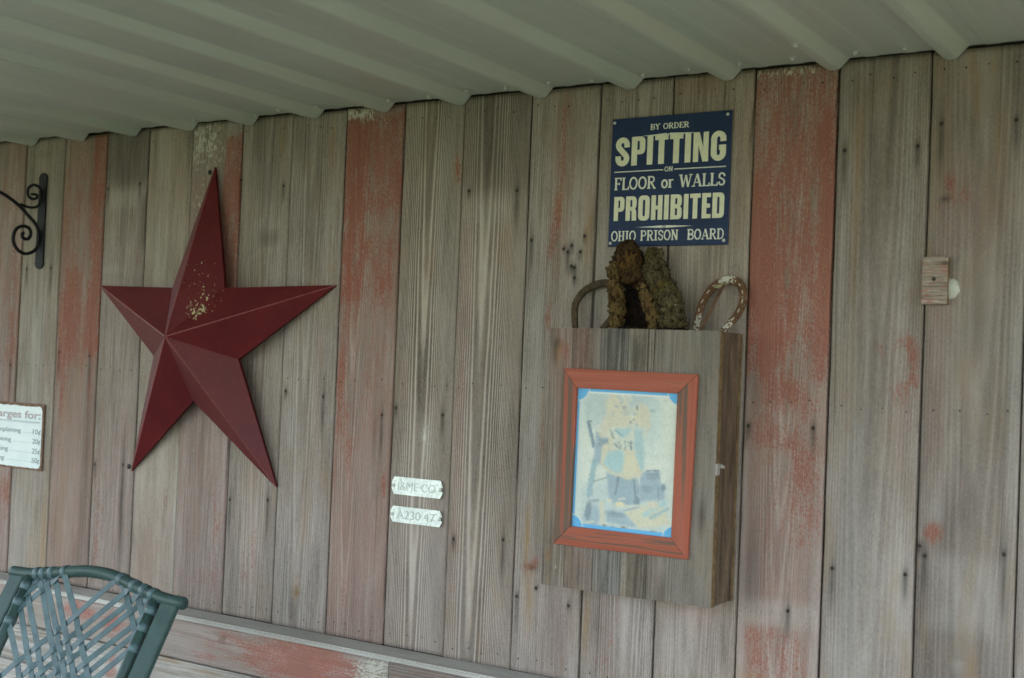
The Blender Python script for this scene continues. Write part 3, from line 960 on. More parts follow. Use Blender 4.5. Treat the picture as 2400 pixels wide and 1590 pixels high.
def heavy_glyph(ch):
    W, t_ = .50, .195
    if ch == 'I': return .235, [[(.02, 0), (.215, 0), (.215, 1), (.02, 1)]]
    if ch == 'T': return .46, [[(.1325, 0), (.3275, 0), (.3275, .83), (.455, .83), (.455, 1), (.005, 1), (.005, .83), (.1325, .83)]]
    if ch == 'E': return .40, [[(.02, 0), (.39, 0), (.39, .165), (.215, .165), (.215, .42), (.36, .42), (.36, .58), (.215, .58), (.215, .835), (.39, .835), (.39, 1), (.02, 1)]]
    if ch == 'H': return .53, [[(.02, 0), (.215, 0), (.215, .42), (.315, .42), (.315, 0), (.51, 0), (.51, 1), (.315, 1), (.315, .58), (.215, .58), (.215, 1), (.02, 1)]]
    if ch == 'N': return .54, [[(.02, 0), (.19, 0), (.19, .56), (.335, 0), (.52, 0), (.52, 1), (.35, 1), (.35, .47), (.215, 1), (.02, 1)]]
    if ch == 'O': return .53, [rrect(.015, -.015, .515, 1.015, .19), rrect(.21, .16, .32, .84, .05)[::-1]]
    if ch == 'D': return .53, [rrect(.02, 0, .51, 1, .17, ('bl', 'tl')), rrect(.215, .165, .315, .835, .05, ('bl', 'tl'))[::-1]]
    if ch == 'P': return .50, [[(.02, 0), (.215, 0), (.215, .38)] + rrect(.02, .38, .49, 1, .16, ('bl', 'tl'))[1:], rrect(.215, .53, .30, .85, .04, ('bl', 'tl'))[::-1]]
    if ch == 'R': return .53, [[(.02, 0), (.215, 0), (.215, .42), (.25, .42), (.295, .36), (.305, 0), (.505, 0), (.495, .36), (.47, .44), (.43, .485), (.47, .53), (.495, .62), (.505, .75), (.49, .88), (.44, .96), (.36, 1), (.02, 1)], rrect(.215, .56, .31, .85, .04, ('bl', 'tl'))[::-1]]
    if ch == 'B': return .53, [[(.02, 0), (.36, 0), (.45, .03), (.50, .10), (.515, .25), (.50, .42), (.47, .48), (.42, .515), (.47, .55), (.495, .62), (.505, .76), (.49, .90), (.44, .97), (.35, 1), (.02, 1)],
                               rrect(.215, .60, .31, .85, .04, ('bl', 'tl'))[::-1], rrect(.215, .155, .315, .44, .04, ('bl', 'tl'))[::-1]]
    if ch == 'S':
        pl = [(.415, .65), (.415, .70)] + arc(.265, .74, .15, .17, 0, 235, 16) + arc(.265, .26, .15, .17, 55, -180, 16) + [(.115, .30), (.115, .35)]
        return .52, [band_loop(pl, .19)]
    if ch == 'G':
        pl = [(.415, .65), (.415, .70)] + arc(.265, .74, .15, .17, 0, 180, 12) + arc(.265, .26, .15, .17, 180, 360, 12) + [(.415, .30), (.415, .42)]
        return .53, [band_loop(pl, .19), [(.285, .36), (.51, .36), (.51, .53), (.285, .53)]]
    return .2, []

def loops_mesh(name, items, y, ext, mat, parent, loc):
    """items: lists of closed loops in world (x,z), filled with their holes and given a little thickness"""
    verts_all, faces_all = [], []
    for gi, loops in enumerate(items):
        cu = bpy.data.curves.new('tmp', 'CURVE')
        cu.dimensions = '2D'
        cu.fill_mode = 'BOTH'
        cu.extrude = ext / 2
        for lp in loops:
            sp = cu.splines.new('POLY')
            sp.points.add(len(lp) - 1)
            for q, pt in zip(lp, sp.points):
                pt.co = (q[0], q[1], 0, 1)
            sp.use_cyclic_u = True
        ob = bpy.data.objects.new('tmp', cu)
        COL.objects.link(ob)
        dg = bpy.context.evaluated_depsgraph_get()
        me = bpy.data.meshes.new_from_object(ob.evaluated_get(dg))
        o = len(verts_all)
        for v in me.vertices:
            verts_all.append((v.co.x, y - v.co.z - gi * .00003, v.co.y))
        for p in me.polygons:
            faces_all.append(tuple(o + q for q in p.vertices))
        bpy.data.objects.remove(ob)
        bpy.data.curves.remove(cu)
        bpy.data.meshes.remove(me)
    return mobj(name, verts_all, faces_all, mat, parent, loc=loc)

def heavy_text(text, x0, x1, z0, h, y, ext, mat, parent):
    """each letter is a part of its own"""
    tot = sum(heavy_glyph(c)[0] for c in text) + .045 * (len(text) - 1)
    k = (x1 - x0) / tot
    cur = 0
    for c in text:
        gw, loops = heavy_glyph(c)
        lps = [[(x0 + (cur + q[0]) * k, z0 + q[1] * h) for q in lp] for lp in loops]
        items = [[lps[0]], [lps[1]]] if c == 'G' else [lps]
        loops_mesh('letter', items, y, ext, mat, parent, (x0 + (cur + gw / 2) * k, y, z0))
        cur += gw + .045

def font_text(name, text, x0, x1, z0, h, y, ext, mat, parent, bold=0.0, rot=0.0, bevel=0.0):
    cu = bpy.data.curves.new('tmp', 'FONT')
    cu.body = text
    cu.size = 1.0
    cu.extrude = .01
    cu.offset = bold
    if bevel:
        cu.bevel_depth = bevel
        cu.bevel_resolution = 1
    ob = bpy.data.objects.new('tmp', cu)
    COL.objects.link(ob)
    dg = bpy.context.evaluated_depsgraph_get()
    me = bpy.data.meshes.new_from_object(ob.evaluated_get(dg))
    co = np.array([v.co[:] for v in me.vertices])
    fs_ = [tuple(p.vertices) for p in me.polygons]
    bpy.data.objects.remove(ob)
    bpy.data.curves.remove(cu)
    bpy.data.meshes.remove(me)
    mn, mx = co.min(0), co.max(0)
    kx = (x1 - x0) / (mx[0] - mn[0])
    kz = h / .70
    cr, sr = math.cos(rot), math.sin(rot)
    vv = []
    for c in co:
        px, pz = (c[0] - mn[0]) * kx, c[1] * kz
        vv.append((x0 + px * cr - pz * sr, y - (c[2] - mn[2]) / (mx[2] - mn[2] + 1e-9) * ext, z0 + px * sr + pz * cr))
    o = mobj(name, vv, fs_, mat, parent, loc=(x0, y, z0))
    o['kind'] = 'stuff'
    return o

# ---------------------------------------------------------------- blue tin sign
def sign_mat():
    t = NT('navy_enamel')
    x, y, z = t.sep(t.obj())
    o = t.obj()
    n1 = t.noise(o, scale=14, detail=4)
    n2 = t.noise(o, scale=240, detail=3)
    c = t.mix(t.ramp(n1, .3, .7), (.008, .022, .070), (.012, .031, .092))
    c = t.mix(t.ramp(n2, .71, .74), c, (.16, .17, .16))
    t.bump(n1, .1, .003)
    return t.out(c, t.m('MULTIPLY_ADD', n1, .2, .38), .25)
sx0, sx1, sz0, sz1 = 1.2505, 1.5405, 1.8365, 2.1260
sign = thing('tin_sign', 'navy blue tin sign with cream lettering about spitting', 'sign', (1.395, -.004, 1.8365))
navy = sign_mat()
cream = paint('cream_lettering', (.70, .69, .52), .5, .08, 60, .25)
pale = paint('pale_lettering', (.68, .69, .61), .5, .08, 60, .25)
bm_obj('plate', box_bm(sx0, sx1, -.0062, -.0042, sz0, sz1, .0006), navy, sign)
SY = -.0064
SW, SH = sx1 - sx0, sz1 - sz0
def su(u): return sx0 + u * SW
def sv(v): return sz0 + (1 - v) * SH
serif_text('lettering', 'BY ORDER', su(.33), su(.655), sv(.105), .0125, SY, .17, pale, sign)
heavy_text('SPITTING', su(.035), su(.965), sv(.373), .0645, SY - .0004, .0009, cream, sign)
serif_text('lettering', 'FLOOR or WALLS', su(.035), su(.965), sv(.558), .0275, SY, .155, pale, sign)
heavy_text('PROHIBITED', su(.040), su(.965), sv(.800), .0545, SY - .0004, .0009, cream, sign)
serif_text('lettering', 'OHIO PRISON  BOARD', su(.025), su(.970), sv(.957), .0225, SY, .15, pale, sign)
serif_text('lettering', 'ON', su(.462), su(.535), sv(.432), .0105, SY, .16, pale, sign)
def deco(u0, u1, v, hh):
    um = (u0 + u1) / 2
    for (a, b) in ((u0, um - .012), (u1, um + .012)):
        x0, x1 = su(a), su(b)
        zc = sv(v)
        mobj('rule', [(x0, SY - .0002, zc), (x1, SY - .0002, zc - hh / 2), (x1, SY - .0002, zc + hh / 2)], [(0, 1, 2)], pale, sign)
    x0, x1, zc = su(um - .006), su(um + .006), sv(v)
    mobj('rule', [(x0, SY - .0002, zc - hh * .45), (x1, SY - .0002, zc - hh * .3), (x1, SY - .0002, zc + hh * .45), (x0, SY - .0002, zc + hh * .3)], [(0, 1, 2, 3)], pale, sign)
deco(.255, .715, .148, .0062)
deco(.24, .715, .853, .0056)
for a, b in ((.035, .452), (.545, .965)):
    box('rule', su(a), su(b), SY - .0005, SY - .0001, sv(.418) - .0011, sv(.418) + .0011, pale, sign)
zinc = paint('zinc_nail', (.55, .54, .50), .4, .2, 300, .5, .6)
for (u, v) in ((.022, .030), (.965, .030), (.022, .972), (.968, .968)):
    bm = bmesh.new()
    bmesh.ops.create_uvsphere(bm, u_segments=10, v_segments=6, radius=.0040)
    for q in bm.verts:
        q.co.y *= .5
        q.co += Vector((su(u), -.0070, sv(v)))
    bm_obj('rivet', bm, zinc, sign, True)

# ---------------------------------------------------------------- white enamel sign
ex0, ex1, ez0, ez1 = -1.09, -.689, 1.1795, 1.3845
esign = thing('enamel_sign', 'rust-edged white price sign of charges, left edge of the wall', 'sign', (-.89, -.004, ez0))
rust = paint('sign_rust', (.15, .085, .06), .85, .35, 70, .2, 0, .3, (.22, .13, .09))
bm_obj('plate', box_bm(ex0, ex1, -.0070, -.0042, ez0, ez1, .0006), rust, esign)
def enamel():
    t = NT('white_enamel')
    o = t.obj()
    n = t.noise(o, scale=18, detail=5, rough=.6)
    n2 = t.noise(o, scale=120, detail=3)
    c = t.mix(t.ramp(n, .35, .7), (.74, .80, .80), (.66, .74, .75))
    c = t.mix(t.mul(t.ramp(n2, .66, .72), .5), c, (.45, .36, .28))
    return t.out(c, .4, .4)
lp = []
ix0, ix1, iz0, iz1 = ex0 + .008, ex1 - .0075, ez0 + .006, ez1 - .009
base = rrect(ix0, iz0, ix1, iz1, .016, (), 6)
dense = []
for k in range(len(base)):
    a, b = np.array(base[k]), np.array(base[(k + 1) % len(base)])
    m = max(1, int(np.linalg.norm(b - a) / .004))
    for j in range(m):
        q = a + (b - a) * j / m
        nz = mnoise.noise((q[0] * 60, q[1] * 60, 4.0)) * .0016 + mnoise.noise((q[0] * 200, q[1] * 200, 1.0)) * .0007
        dense.append((q[0] + nz * .6, q[1] + nz * 1.4))
loops_mesh('enamel_face', [[dense]], -.0074, .0004, enamel(), esign, ((ix0 + ix1) / 2, -.007, iz0))
ink = paint('grey_blue_ink', (.17, .22, .25), .6, .2, 200)
inkp = paint('faded_mauve_ink', (.40, .34, .35), .6, .15, 200)
EY = -.0078
font_text('lettering', 'Charges for:', -.978, -.703, 1.338, .0225, EY, .0002, inkp, esign, .022)
box('rule', -1.07, -.705, EY - .0003, EY, 1.3265, 1.3282, ink, esign)
box('rule', -1.07, -.705, EY - .0003, EY, 1.3235, 1.3241, ink, esign)
for (txt, xr, z, pr) in (('Complaining', -.796, 1.292, '10\u00a2'), ('Whining', -.842, 1.262, '20\u00a2'), ('Pouting', -.855, 1.232, '25\u00a2'), ('Crying', -.872, 1.203, '50\u00a2')):
    wd = .0134 * len(txt)
    font_text('lettering', txt, xr - wd, xr, z, .0140, EY, .0002, ink, esign, .006)
    n = int((-.738 - xr) / .0078)
    vv, ff = [], []
    for k in range(n):
        cx = xr + .009 + k * .0078
        o_ = len(vv)
        vv += [(cx + .0013 * math.cos(R(60 * q)), EY - .0001, z + .0015 + .0013 * math.sin(R(60 * q))) for q in range(6)]
        ff.append(tuple(o_ + q for q in range(6)))
    mobj('leader_dots', vv, ff, ink, esign)['kind'] = 'stuff'
    font_text('lettering', pr, -.737, -.699, z - .001, .0155, EY, .0002, ink, esign, .006)

# ---------------------------------------------------------------- scroll bracket
iron = paint('black_iron', (.012, .013, .016), .6, .25, 120, .2, 0, .2)
brk = thing('iron_bracket', 'black wrought-iron scroll bracket with hanging arm on the wall', 'bracket', (-.75, -.004, 1.80))
BX = -.75
pl = [(-.0185, 1.815), (-.021, 1.819), (-.0185, 1.824), (-.0175, 2.08), (-.020, 2.085), (-.017, 2.090), (-.012, 2.098), (0, 2.1025), (.012, 2.098), (.017, 2.090), (.020, 2.085), (.0175, 2.08), (.0185, 1.824), (.021, 1.819), (.0185, 1.815), (.012, 1.806), (0, 1.802), (-.012, 1.806)]
nn = len(pl)
vv = [(BX + a, -.0068, b) for a, b in pl] + [(BX + a, -.0026, b) for a, b in pl]
ff = [tuple(range(nn)), tuple(range(2 * nn - 1, nn - 1, -1))] + [(k, (k + 1) % nn, nn + (k + 1) % nn, nn + k) for k in range(nn)]
fix_normals(mobj('back_plate', vv, ff, iron, brk))
arm_p = [(-.34, 2.050), (-.30, 2.052), (-.25, 2.047), (-.20, 2.036), (-.155, 2.0215), (-.1261, 2.0106), (-.0848, 1.9886), (-.0544, 1.9648), (-.0235, 1.9385), (-.012, 1.9121), (-.0125, 1.8814), (-.0225, 1.8597), (-.0534, 1.8452), (-.083, 1.8536), (-.1001, 1.8768), (-.1001, 1.9018),
         (-.0896, 1.9204), (-.0669, 1.9293), (-.0461, 1.9229), (-.0407, 1.9058), (-.0502, 1.8909), (-.0668, 1.8928), (-.0715, 1.9028), (-.066, 1.9085)]
path = [(BX, q[0], q[1]) for q in catmull(arm_p, 6)]
fix_normals(mobj('arm', *sweep(path, rect(.0095, .0095, .0022), (1, 0, 0)), iron, brk, True))
up_p = [(-.0822, 1.9945), (-.0587, 1.9895), (-.0381, 1.9896), (-.0195, 1.9973), (-.0125, 2.014), (-.0125, 2.0395), (-.0165, 2.0541), (-.0377, 2.0605), (-.0561, 2.0478), (-.058, 2.0299), (-.0486, 2.0185), (-.0338, 2.0167), (-.0238, 2.0244), (-.0287, 2.0314), (-.0448, 2.0302)]
path = [(BX, q[0], q[1]) for q in catmull(up_p, 6)]
fix_normals(mobj('scroll', *sweep(path, rect(.0075, .0085, .002), (1, 0, 0)), iron, brk, True))
path = [(BX, -.335, 2.051), (BX, -.348, 2.045), (BX, -.352, 2.03), (BX, -.343, 2.018), (BX, -.33, 2.016)]
fix_normals(mobj('hook', *sweep([tuple(q) for q in catmull(path, 4)], circ(.0042, 8), (1, 0, 0)), iron, brk, True))

# ---------------------------------------------------------------- two stamped metal tags
def tin():
    t = NT('bright_tin')
    o = t.obj()
    n = t.noise(o, scale=30, detail=4, rough=.6)
    n2 = t.noise(o, scale=110, detail=3)
    c = t.mix(t.ramp(n, .35, .65), (.60, .65, .64), (.78, .82, .80))
    c = t.mix(t.mul(t.ramp(n2, .5, .68), .6), c, (.36, .38, .33))
    t.bump(t.add(n, t.mul(n2, .2)), .35, .004)
    return t.out(c, t.m('MULTIPLY_ADD', n, .3, .28), .5, .55)
tin_m = tin()
tin_dk = paint('darker_tin', (.43, .47, .46), .4, .25, 150, .5, .5)  # stamped letters get a darker tint than the plate
for (lab, txt, tx0, tx1, tz0, tz1, rot) in (('upper bright metal tag stamped with letters, on the streaked board', 'I&ME\u00b7CO', .6645, .8210, 1.2290, 1.2728, R(.1)),
                                           ('lower bright metal tag stamped with numbers, on the streaked board', 'A230 47', .6635, .8225, 1.1600, 1.1998, R(.3))):
    cx, cz = (tx0 + tx1) / 2, (tz0 + tz1) / 2
    tg = thing('metal_tag', lab, 'tag', (cx, -.004, tz0), 'stamped metal tags')
    w, h = (tx1 - tx0) / 2, (tz1 - tz0) / 2
    ol = [(-w + .008, -h), (w - .008, -h), (w - .002, -h * .55), (w, -.006), (w - .004, -.003), (w - .004, .003), (w, .006), (w - .002, h * .55), (w - .008, h), (-w + .008, h), (-w + .002, h * .55), (-w, .006), (-w + .002, 0), (-w, -.006), (-w + .002, -h * .55)]
    loops_mesh('plate', [[[(cx + a, cz + b) for a, b in ol]]], -.0046, .0008, tin_m, tg, (cx, -.004, cz))
    font_text('lettering', txt, tx0 + .020, tx1 - .022, cz - .0105, .021, -.0050, .0007, tin_dk, tg, -.004, rot)
    for sx in (-1, 1):
        bm = bmesh.new()
        bmesh.ops.create_uvsphere(bm, u_segments=10, v_segments=6, radius=.0046)
        for q in bm.verts:
            q.co.y *= .6
            q.co += Vector((cx + sx * (w - .0065), -.0056, cz))
        bm_obj('nail', bm, zinc, tg, True)

# ---------------------------------------------------------------- wall cabinet
CX0, CX1, CZ0, CZ1, CD = 1.1765, 1.5805, 1.0825, 1.6480, .120
cab = thing('wall_cabinet', 'shallow plank box hung on the wall below the blue sign', 'cabinet', (1.378, 0, CZ0))
cseams = [CX0, 1.234, 1.304, 1.370, 1.432, CX1]
cm = [dict(light=(.33, .285, .25), mid=(.185, .155, .13), dark=(.060, .048, .038), warm=.55), dict(light=(.29, .235, .20), mid=(.165, .125, .105), dark=(.055, .040, .030), warm=.6),
      dict(light=(.25, .235, .215), mid=(.145, .132, .118), dark=(.035, .031, .027), warm=.3), dict(light=(.36, .32, .28), mid=(.165, .135, .108), dark=(.035, .027, .021), warm=.55), dict(light=(.31, .275, .24), mid=(.20, .175, .15), dark=(.080, .066, .054), warm=.4)]
ochre = paint('sawn_edge', (.150, .098, .048), .85, .4, 60, .15, 0, .3)
CG = [('r', 1.215, 1.60, .018, .03, .6), ('r', 1.222, 1.55, .012, .05, .5), ('p', 1.21, 1.55, .03, .15, .8), ('p', 1.27, 1.5, .03, .3, .7), ('d', 1.195, 1.612, .010, .013, .95), ('d', 1.1915, 1.59, .006, .02, .9), ('o', 1.2, 1.595, .008, .02, .7), ('b', 1.30, 1.57, .003, .1, .6),
      ('d', 1.345, 1.64, .02, .03, .6), ('d', 1.32, 1.62, .006, .05, .6), ('d', 1.357, 1.635, .004, .02, .9), ('b', 1.374, 1.58, .006, .08, .7), ('d', 1.395, 1.60, .018, .04, .5), ('d', 1.42, 1.13, .02, .12, .55), ('d', 1.40, 1.15, .01, .1, .5), ('b', 1.38, 1.14, .006, .06, .8),
      ('r', 1.46, 1.12, .01, .05, .5), ('d', 1.47, 1.10, .012, .03, .5), ('d', 1.555, 1.27, .005, .04, .95), ('d', 1.546, 1.09, .004, .03, 1.), ('r', 1.29, 1.135, .012, .04, .5), ('d', 1.265, 1.12, .015, .05, .3), ('r', 1.205, 1.16, .012, .02, .45), ('o', 1.193, 1.147, .006, .01, .9), ('d', 1.193, 1.147, .004, .006, .9), ('w', 1.212, 1.12, .002, .02, .9)]
for k in range(5):
    x0, x1 = cseams[k] + .0006, cseams[k + 1] - .0006
    mat = wood('cabinet_wood_%d' % k, 300 + k, ring=.3 if k != 2 else .5, xc=.03, P=1400, F=2.2, crack=.8, fib=1.2, **cm[k])
    us = np.linspace(x0, x1, 12)
    zs = np.linspace(CZ0 + rnd.uniform(-.001, .001), CZ1 + rnd.uniform(-.001, .0008), 60)
    yo = -CD + rnd.uniform(-.0008, .0008)
    verts, faces = [], []
    for z in zs:
        for ui, u in enumerate(us):
            verts.append((u, yo + (.0012 if ui in (0, 11) else 0) + .0004 * mnoise.noise((u * 40, z * 6, k)), z))
    for zi in range(59):
        for ui in range(11):
            a = zi * 12 + ui
            faces.append((a, a + 1, a + 13, a + 12))
    nfront = len(faces)
    nv = len(verts)
    for (xx, zz) in ((x0, zs[0]), (x1, zs[0]), (x1, zs[-1]), (x0, zs[-1])):
        verts.append((xx, yo + .019, zz))
    faces.append(tuple(zi * 12 for zi in range(60)) + (nv + 3, nv))
    faces.append(tuple(zi * 12 + 11 for zi in reversed(range(60))) + (nv + 1, nv + 2))
    faces.append(tuple(range(11, -1, -1)) + (nv, nv + 1))
    faces.append(tuple(59 * 12 + q for q in range(12)) + (nv + 2, nv + 3))
    faces.append((nv, nv + 3, nv + 2, nv + 1))
    b = mobj('front_plank', verts, faces, mat, cab, False, loc=(x0, -CD, CZ0))
    if k == 4:
        b.data.materials.append(ochre)
        b.data.polygons[nfront + 1].material_index = 1
    Vv = np.array(verts)
    arrs = [np.zeros((len(Vv), 4), np.float32), np.zeros((len(Vv), 4), np.float32)]
    for (ch, cx, cz, rx, rz, a) in CG:
        v = a * np.exp(-(((Vv[:, 0] - cx) / rx) ** 2 + ((Vv[:, 2] - cz) / rz) ** 2))
        q, c = CH[ch]
        arrs[q][:, c] = 1 - (1 - arrs[q][:, c]) * (1 - v)
    for nm, arr in (('mask_a', arrs[0]), ('mask_b', arrs[1])):
        at = b.data.attributes.new(nm, 'FLOAT_COLOR', 'POINT')
        at.data.foreach_set('color', arr.ravel())
sidem = wood('cabinet_side_wood', 320, (.21, .155, .11), (.085, .058, .040), (.022, .015, .010), ring=.3, masks=False, warm=.5, crack=.9, fib=1.3, axis='y', xc=.05)
t_side = sidem
sp_ = box('side_panel', CX1 - .020, CX1 - .0012, -.1005, -.0125, CZ0 + .002, CZ1 - .0015, sidem, cab, .001)
# the side panel's grain runs across its y face: rotate by building its own material coordinates
box('side_panel', CX0 + .001, CX0 + .020, -.1005, -.0125, CZ0 + .002, CZ1 - .0015, sidem, cab, .001)
box('back_strip', CX1 - .020, CX1 - .0004, -.0120, -.0022, CZ0 + .001, CZ1 - .002, ochre, cab, .0008)
box('top_board', CX0 + .021, CX1 - .021, -.1005, -.0022, CZ1 - .020, CZ1 - .0015, sidem, cab, .001)
box('bottom_board', CX0 + .021, CX1 - .021, -.1005, -.0022, CZ0 + .003, CZ0 + .020, sidem, cab, .001)
tinw = paint('grey_latch', (.36, .34, .31), .5, .25, 150, .4, .4)
bm = box_bm(CX1 - .0010, CX1 + .0022, -.1190, -.1020, 1.3525, 1.3760, .001)
h_o = bm_obj('latch', bm, tinw, cab)  # small metal latch on the cabinet's right side
bm = bmesh.new()
bmesh.ops.create_uvsphere(bm, u_segments=12, v_segments=8, radius=.0065)
for v in bm.verts:
    v.co = Vector((CX1 + .001 + v.co.x * .6, -.093 + v.co.y, 1.370 + v.co.z * .8))
bm_obj('latch_knob', bm, tinw, h_o, True)
bm = bmesh.new()
bmesh.ops.create_uvsphere(bm, u_segments=8, v_segments=6, radius=.0035)
for v in bm.verts:
    v.co = Vector((CX1 + .001 + v.co.x * .6, -.080 + v.co.y, 1.368 + v.co.z))
bm_obj('latch_pin', bm, tinw, h_o, True)

# ---------------------------------------------------------------- framed print
pf = thing('framed_print', 'faded child print in a coral-red wooden frame on the box', 'picture', (1.372, -CD, 1.175))
def frame_mat(name, axis, wornv, seed):
    t = NT(name)
    x, y, z = t.sep(t.obj())
    a, l = (x, z) if axis == 'z' else (z, x)
    n1 = t.noise(t.xyz(t.mul(a, 260), seed, t.mul(l, 6)), detail=4, rough=.65)
    n2 = t.noise(t.xyz(t.mul(a, 95), seed + 4, t.mul(l, 1.6)), detail=2)
    n3 = t.noise(t.obj(), scale=230, detail=3)
    c = t.mix(t.ramp(n2, .3, .7), (.315, .080, .046), (.385, .112, .070))
    f = t.ramp(t.add(t.mul(n1, .35), t.mul(n2, .65)), wornv, wornv + .06)
    c = t.mix(f, c, (.135, .085, .060))
    c = t.mix(t.ramp(n3, .70, .74), c, (.12, .06, .04))
    t.bump(t.add(n1, t.mul(n3, .3)), .3, .001)
    return t.out(c, .6, .3)
fo = [(1.2185, 1.5592), (1.5370, 1.5566), (1.5290, 1.1771), (1.2095, 1.1743)]     # outer corners TL TR BR BL
fi = [(1.2555, 1.5172), (1.4955, 1.5158), (1.4930, 1.2175), (1.2530, 1.2174)]
mats = {'top': frame_mat('frame_paint_top', 'x', .59, 1.0), 'right': frame_mat('frame_paint_right', 'z', .505, 2.3), 'bottom': frame_mat('frame_paint_bottom', 'x', .515, 3.1), 'left': frame_mat('frame_bare_left', 'z', .43, 4.2)}
yb, yf_o, yf_i = -CD - .0012, -CD - .0085, -CD - .0135
for k, nm in enumerate(('top', 'right', 'bottom', 'left')):
    a, b = fo[k], fo[(k + 1) % 4]
    c, d = fi[(k + 1) % 4], fi[k]
    gx, gz = ((.0006, 0), (0, -.0006), (-.0006, 0), (0, .0006))[k]      # open mitres
    a, d = (a[0] + gx, a[1] + gz), (d[0] + gx, d[1] + gz)
    b, c = (b[0] - gx, b[1] - gz), (c[0] - gx, c[1] - gz)
    def lerp(p, q, t_): return (p[0] + (q[0] - p[0]) * t_, p[1] + (q[1] - p[1]) * t_)
    m0, m1 = lerp(a, d, .5), lerp(b, c, .5)
    e0, e1 = lerp(a, d, .92), lerp(b, c, .92)
    rows = [((a, b), yb), ((a, b), yf_o), ((lerp(a, d, .04), lerp(b, c, .04)), yf_o - .001), ((m0, m1), (yf_o + yf_i) / 2 - .002), ((e0, e1), yf_i - .0005), ((d, c), yf_i), ((d, c), yb)]
    vv = []
    for (p, q), y in rows:
        g0 = .0002
        vv += [(p[0], y, p[1]), (q[0], y, q[1])]
    ff = [(2 * j, 2 * j + 1, 2 * j + 3, 2 * j + 2) for j in range(len(rows) - 1)] + [(12, 13, 1, 0), tuple(range(0, 14, 2)), tuple(range(13, 0, -2))]
    ro = mobj('frame_rail', vv, ff, mats[nm], pf)
    fix_normals(ro)
    if nm == 'left':
        ro['label'] = 'bare brown left rail of the frame'

